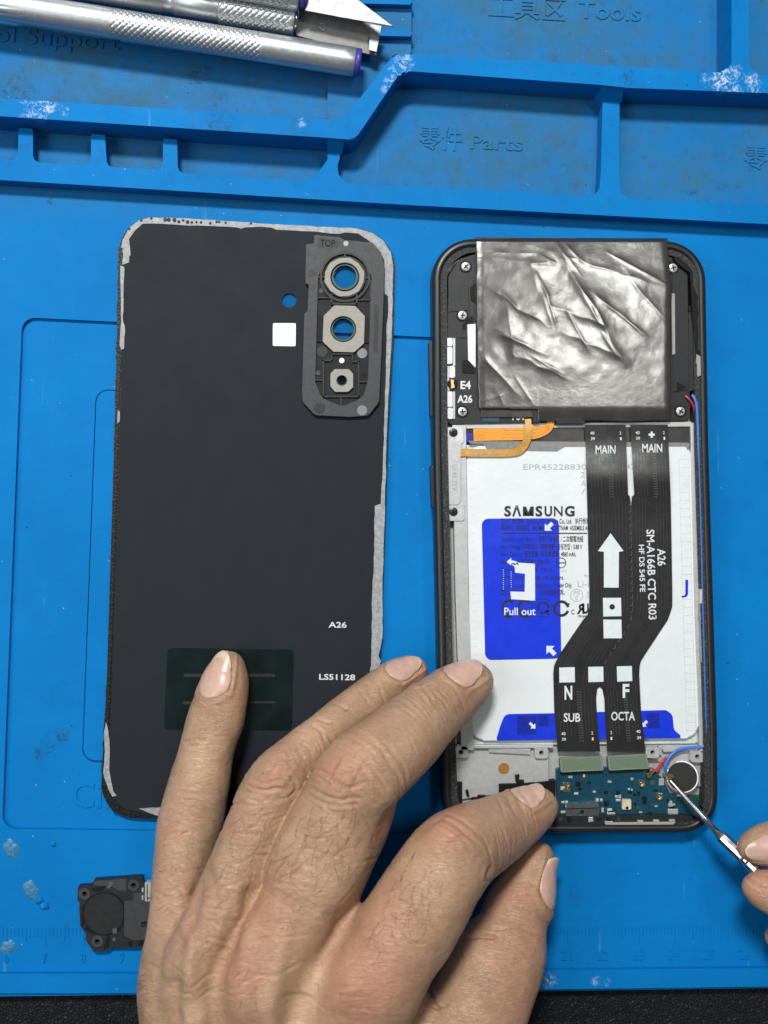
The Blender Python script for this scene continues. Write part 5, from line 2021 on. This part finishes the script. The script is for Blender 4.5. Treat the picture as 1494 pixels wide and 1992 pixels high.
H2 = P2(280, 1240, .28112)     # crop of pinky / ring
H3 = P2(600, 1240, .33467)     # crop of middle / index
H4 = P2(270, 1560, .56894)     # back of the hand
creases = [
    (H2([(265, 712), (310, 722), (360, 700), (400, 715), (440, 705)]), .022, 3.2), (H2([(290, 745), (350, 755), (430, 735)]), .014, 2.8), (H2([(300, 690), (360, 668), (420, 680)]), .012, 2.5),
    (H2([(180, 1150), (240, 1160), (310, 1180), (380, 1205)]), .018, 3), (H2([(170, 1110), (260, 1120), (350, 1125)]), .010, 2.6), (H2([(190, 1070), (280, 1075), (380, 1085)]), .009, 2.6),
    (H2([(110, 1340), (160, 1310), (220, 1290), (270, 1300)]), .02, 3.2), (H2([(110, 1370), (180, 1365), (250, 1340)]), .018, 3), (H2([(110, 1400), (190, 1405), (270, 1370), (320, 1330)]), .016, 3), (H2([(100, 1450), (180, 1440), (260, 1450)]), .012, 2.8),
    (H2([(90, 1540), (180, 1520), (280, 1530)]), .010, 2.8),
    (H2([(690, 1020), (760, 1045), (840, 1060), (900, 1045), (960, 1050)]), .026, 3.4), (H2([(690, 1065), (760, 1085), (840, 1085)]), .018, 3), (H2([(760, 990), (850, 1010), (950, 985), (1000, 1010)]), .014, 3),
    (H2([(1000, 960), (1040, 1000), (1050, 1060), (1000, 1120)]), .016, 3), (H2([(900, 1130), (990, 1110), (1040, 1060)]), .012, 2.8), (H2([(700, 1110), (780, 1130), (880, 1130)]), .010, 2.8),
    (H2([(1200, 560), (1270, 590), (1340, 600)]), .010, 2.6), (H2([(1350, 470), (1410, 500), (1470, 540)]), .012, 2.8),
    (H3([(20, 880), (100, 925), (190, 945), (260, 930), (320, 940)]), .026, 3.6), (H3([(0, 920), (90, 960), (200, 975), (300, 965)]), .018, 3.2), (H3([(60, 770), (130, 800), (200, 790)]), .016, 3.2), (H3([(150, 880), (170, 830), (210, 800), (280, 790)]), .02, 3.2),
    (H3([(200, 860), (260, 870), (330, 840), (370, 860)]), .016, 3), (H3([(230, 740), (290, 770), (360, 760)]), .012, 3), (H3([(0, 830), (60, 850), (110, 850)]), .012, 2.8),
    (H3([(620, 300), (660, 340), (690, 390)]), .012, 3), (H3([(660, 290), (700, 330), (730, 380)]), .014, 3), (H3([(700, 290), (735, 330), (755, 360)]), .010, 2.6), (H3([(585, 330), (610, 370), (640, 400)]), .010, 2.6),
    (H3([(760, 1060), (840, 1090), (920, 1150), (980, 1200)]), .013, 3), (H3([(800, 1030), (880, 1060), (950, 1110), (1000, 1160)]), .010, 2.8), (H3([(720, 1100), (800, 1150), (880, 1210)]), .010, 2.8),
    (H3([(1130, 900), (1170, 960), (1200, 1030)]), .012, 3), (H3([(1180, 900), (1220, 950), (1250, 1010)]), .012, 3), (H3([(1090, 920), (1120, 980), (1140, 1040)]), .010, 2.8), (H3([(1230, 900), (1270, 950), (1300, 990)]), .009, 2.8),
    (H3([(1060, 1330), (1040, 1400), (1060, 1440)]), .03, 4),
    (H4([(1130, 462), (1180, 458), (1225, 464)]), .04, 4), (H4([(1170, 490), (1260, 500), (1350, 480)]), .012, 3), (H4([(1200, 440), (1290, 430), (1370, 450)]), .012, 3),
    (H4([(985, 640), (1000, 665), (1010, 690), (1030, 720)]), .03, 4), (H4([(1000, 700), (1030, 700), (1060, 690)]), .02, 3),
]
RR = random.Random(3)
# crazed skin over the big knuckles
for cx_, cy_, sx_, sy_, n_, base_ang in ((470, 1900, 50, 90, 22, -.15), (430, 1790, 40, 60, 9, .3), (720, 1880, 110, 70, 12, .4), (345, 1690, 40, 60, 12, .0), (640, 1790, 60, 60, 6, -.8), (520, 1700, 30, 90, 8, -.2), (600, 1640, 40, 70, 7, -.2), (330, 1800, 40, 90, 10, .5)):
    for _ in range(n_):
        x, y = cx_ + RR.gauss(0, sx_), cy_ + RR.gauss(0, sy_)
        a_ = base_ang + RR.gauss(0, .25)
        L_ = RR.uniform(14, 38)
        creases.append(([(x - L_ * math.cos(a_), y - L_ * math.sin(a_)), (x, y + RR.uniform(-4, 4)), (x + L_ * math.cos(a_), y + L_ * math.sin(a_))], RR.uniform(.006, .013), RR.uniform(2.2, 3)))
ridges_ = [
    ([(455, 1740), (478, 1830), (470, 1910), (480, 2000)], .05, 26), ([(375, 1880), (385, 1950), (400, 2050)], .05, 18), ([(345, 1760), (370, 1850), (360, 1960), (380, 2050)], .04, 14),
    ([(700, 1900), (640, 1960), (600, 2050)], .05, 24), ([(560, 1800), (540, 1880), (525, 1960), (530, 2050)], .05, 20), ([(430, 1860), (422, 1930), (430, 2020)], -.05, 18),
    ([(585, 1930), (580, 2000)], -.05, 30), ([(340, 1900), (345, 1990)], -.04, 14), ([(300, 1880), (290, 1990)], .03, 16), ([(610, 1770), (640, 1810), (600, 1900)], .025, 14),
    ([(415, 1660), (440, 1760), (420, 1830)], .025, 9), ([(880, 1640), (850, 1600)], .03, 30), ([(525, 1500), (560, 1525)], .03, 26), ([(650, 1500), (690, 1520)], .04, 36),
    ([(495, 1720), (470, 1790), (440, 1870)], -.06, 16), ([(392, 1710), (370, 1790), (350, 1850)], -.05, 14), ([(690, 1770), (640, 1850), (600, 1900)], -.05, 26),
]
tints = [(415, 1330, 30, .25), (470, 1360, 26, .5), (340, 1600, 40, .3), (540, 1500, 34, .65), (510, 1525, 26, .35), (650, 1500, 40, .75), (690, 1530, 36, .3), (880, 1600, 48, .85), (850, 1640, 36, .4), (545, 1720, 50, .45), (510, 1800, 45, .45), (480, 1905, 60, .75),
         (720, 1900, 80, .9), (760, 1790, 50, .5), (690, 1940, 60, .5), (1000, 1850, 60, .4), (1020, 1740, 40, .5), (980, 1760, 40, .4), (745, 1620, 30, .4), (930, 1400, 40, .2), (1070, 1600, 30, .35), (330, 1750, 50, .2), (1040, 1950, 50, .3), (820, 1300, 20, .5)]
pales = [(400, 1480, 40, .4), (620, 1420, 40, .35), (590, 1880, 50, .6), (560, 1960, 60, .6), (800, 1430, 50, .25), (640, 1720, 50, .45), (960, 1590, 40, .2), (860, 1720, 50, .2), (560, 1630, 30, .3), (350, 1930, 50, .2), (700, 1680, 30, .4), (380, 1950, 30, .4)]
zones = [('pinky', .9, 1.9, 12, .010, .028, 1.0), ('pinky', 2.0, 3.6, 16, .009, .03, 1.0), ('pinky', 3.6, 4.8, 16, .012, .032, 1.1), ('pinky', 4.8, 6.8, 20, .008, .035, 1.1),
         ('ring', 1.0, 1.9, 12, .008, .028, 1.0), ('ring', 3.3, 4.6, 22, .012, .032, 1.1), ('ring', 4.6, 7.4, 26, .008, .034, 1.0),
         ('middle', .9, 2.0, 16, .009, .03, 1.0), ('middle', 3.4, 4.9, 22, .012, .034, 1.1), ('middle', 4.9, 8.0, 24, .008, .036, 1.0), ('middle', 2.0, 3.4, 10, .006, .03, 1.0),
         ('index', .7, 1.6, 14, .009, .03, 1.0), ('index', 1.9, 3.4, 16, .008, .032, 1.1), ('index', 3.4, 5.6, 16, .007, .036, 1.1),
         ('thumb', 1.0, 2.2, 16, .010, .03, 1.3), ('thumb', 2.2, 3.6, 16, .008, .036, 1.2)]
nails = [('pinky', -.40, .90, (-.62, .15, .85), .92, .84), ('ring', -.26, .84, (-.15, .72, .68), .85, .93), ('middle', -.20, .86, (-.12, .86, .50), .86, .97), ('index', -.18, .70, (.0, .97, .30), .8, .98),
         ('thumb', -.20, 1.12, (.90, -.05, .46), .92, .95)]
hair = [([(505, 1560), (470, 1640), (430, 1700)], 30, 34, (-.4, .9), .7, .07), ([(650, 1580), (600, 1640), (545, 1710)], 40, 66, (-.25, .9), .8, .08), ([(840, 1670), (800, 1740), (770, 1790), (740, 1810)], 30, 44, (-.15, .9), .55, .06),
        ([(690, 1570), (650, 1620)], 20, 10, (-.5, .9), .6, .05), ([(380, 1600), (330, 1680), (300, 1760)], 26, 8, (-.6, .9), .4, .04), ([(300, 1650), (292, 1760)], 4, 12, (-.9, .4), .5, .12), ([(280, 1900), (276, 1990)], 5, 22, (-.9, .3), .45, .12),
        ([(640, 1400), (700, 1370)], 16, 6, (-.8, .6), .4, .04), ([(450, 1780), (430, 1900), (420, 1990)], 40, 18, (-.3, .9), .4, .03), ([(560, 1800), (650, 1850), (600, 1960)], 50, 12, (-.3, .9), .3, .02)]
LEFT = build_hand('hand', 'large bare hand with short dark hairs, fingers spread over the back cover and the phone', xs, ys, zs,
                  {'pinky': ([pinky], .35), 'ring': ([ring_], .4), 'middle': ([middle, middle_pad], .45), 'index': ([index], .5), 'thumb': ([thumb], .5)},
                  palm, .35, W(560, 1900, 0), nails, zones, creases, ridges_, tints, pales, hair)

# ---- the other hand, fingertips only at the right edge
rindex = [(1458, 1648, 26, 2.0), (1475, 1646, 36, 2.02), (1500, 1642, 44, 2.1), (1560, 1640, 54, 2.4), (1640, 1660, 60, 2.9), (1740, 1730, 66, 3.4), (1850, 1830, 76, 3.6)]
rthumb = [(1470, 1726, 28, 2.05), (1488, 1730, 40, 2.05), (1515, 1738, 48, 2.1), (1570, 1770, 58, 2.3), (1640, 1820, 62, 2.6), (1730, 1900, 78, 2.9), (1840, 2000, 100, 3.0)]
rmiddle = [(1508, 1822, 22, .9), (1530, 1828, 34, 1.0), (1570, 1842, 46, 1.3), (1650, 1870, 54, 2.2), (1760, 1900, 60, 3.2), (1880, 1900, 74, 3.5)]
rpalm = [[(1850, 1840, 80, 3.5), (1960, 2050, 100, 3.3), (2050, 2300, 120, 3.3)], [(1850, 2000, 100, 2.8), (1960, 2150, 120, 2.9), (2060, 2300, 130, 3.1)], [(1890, 1900, 80, 3.2), (2050, 2060, 110, 3.0), (2100, 2300, 120, 3.1)],
         [(2070, 2290, 150, 3.0), (2100, 2500, 170, 3.0), (2150, 3400, 220, 3.4)]]
xs2 = np.concatenate([np.arange(10.0, 13.5, .06), np.arange(13.5, 26, .12)])
ys2 = np.concatenate([np.arange(-38, -15, .4), np.arange(-15, -7.2, .06)])
zs2 = np.arange(-.1, 5.4, .06)
build_hand('hand', 'fingertips of another hand pinching the thin steel probe at the right edge', xs2, ys2, zs2,
           {'index': ([rindex], .4), 'thumb': ([rthumb], .4), 'middle': ([rmiddle], .4)}, rpalm, .4, W(1600, 1750, 0),
           [('index', -.2, .85, (.0, .05, 1), .8, .95)], [('index', .8, 2.4, 16, .01, .03, 1.1), ('thumb', .4, 2.6, 18, .012, .03, 1.4)],
           [([(1445, 1700), (1470, 1722), (1494, 1730)], .02, 3)], [], [(1480, 1700, 40, .4), (1470, 1740, 40, .5)], [(1490, 1770, 30, .3)], None)
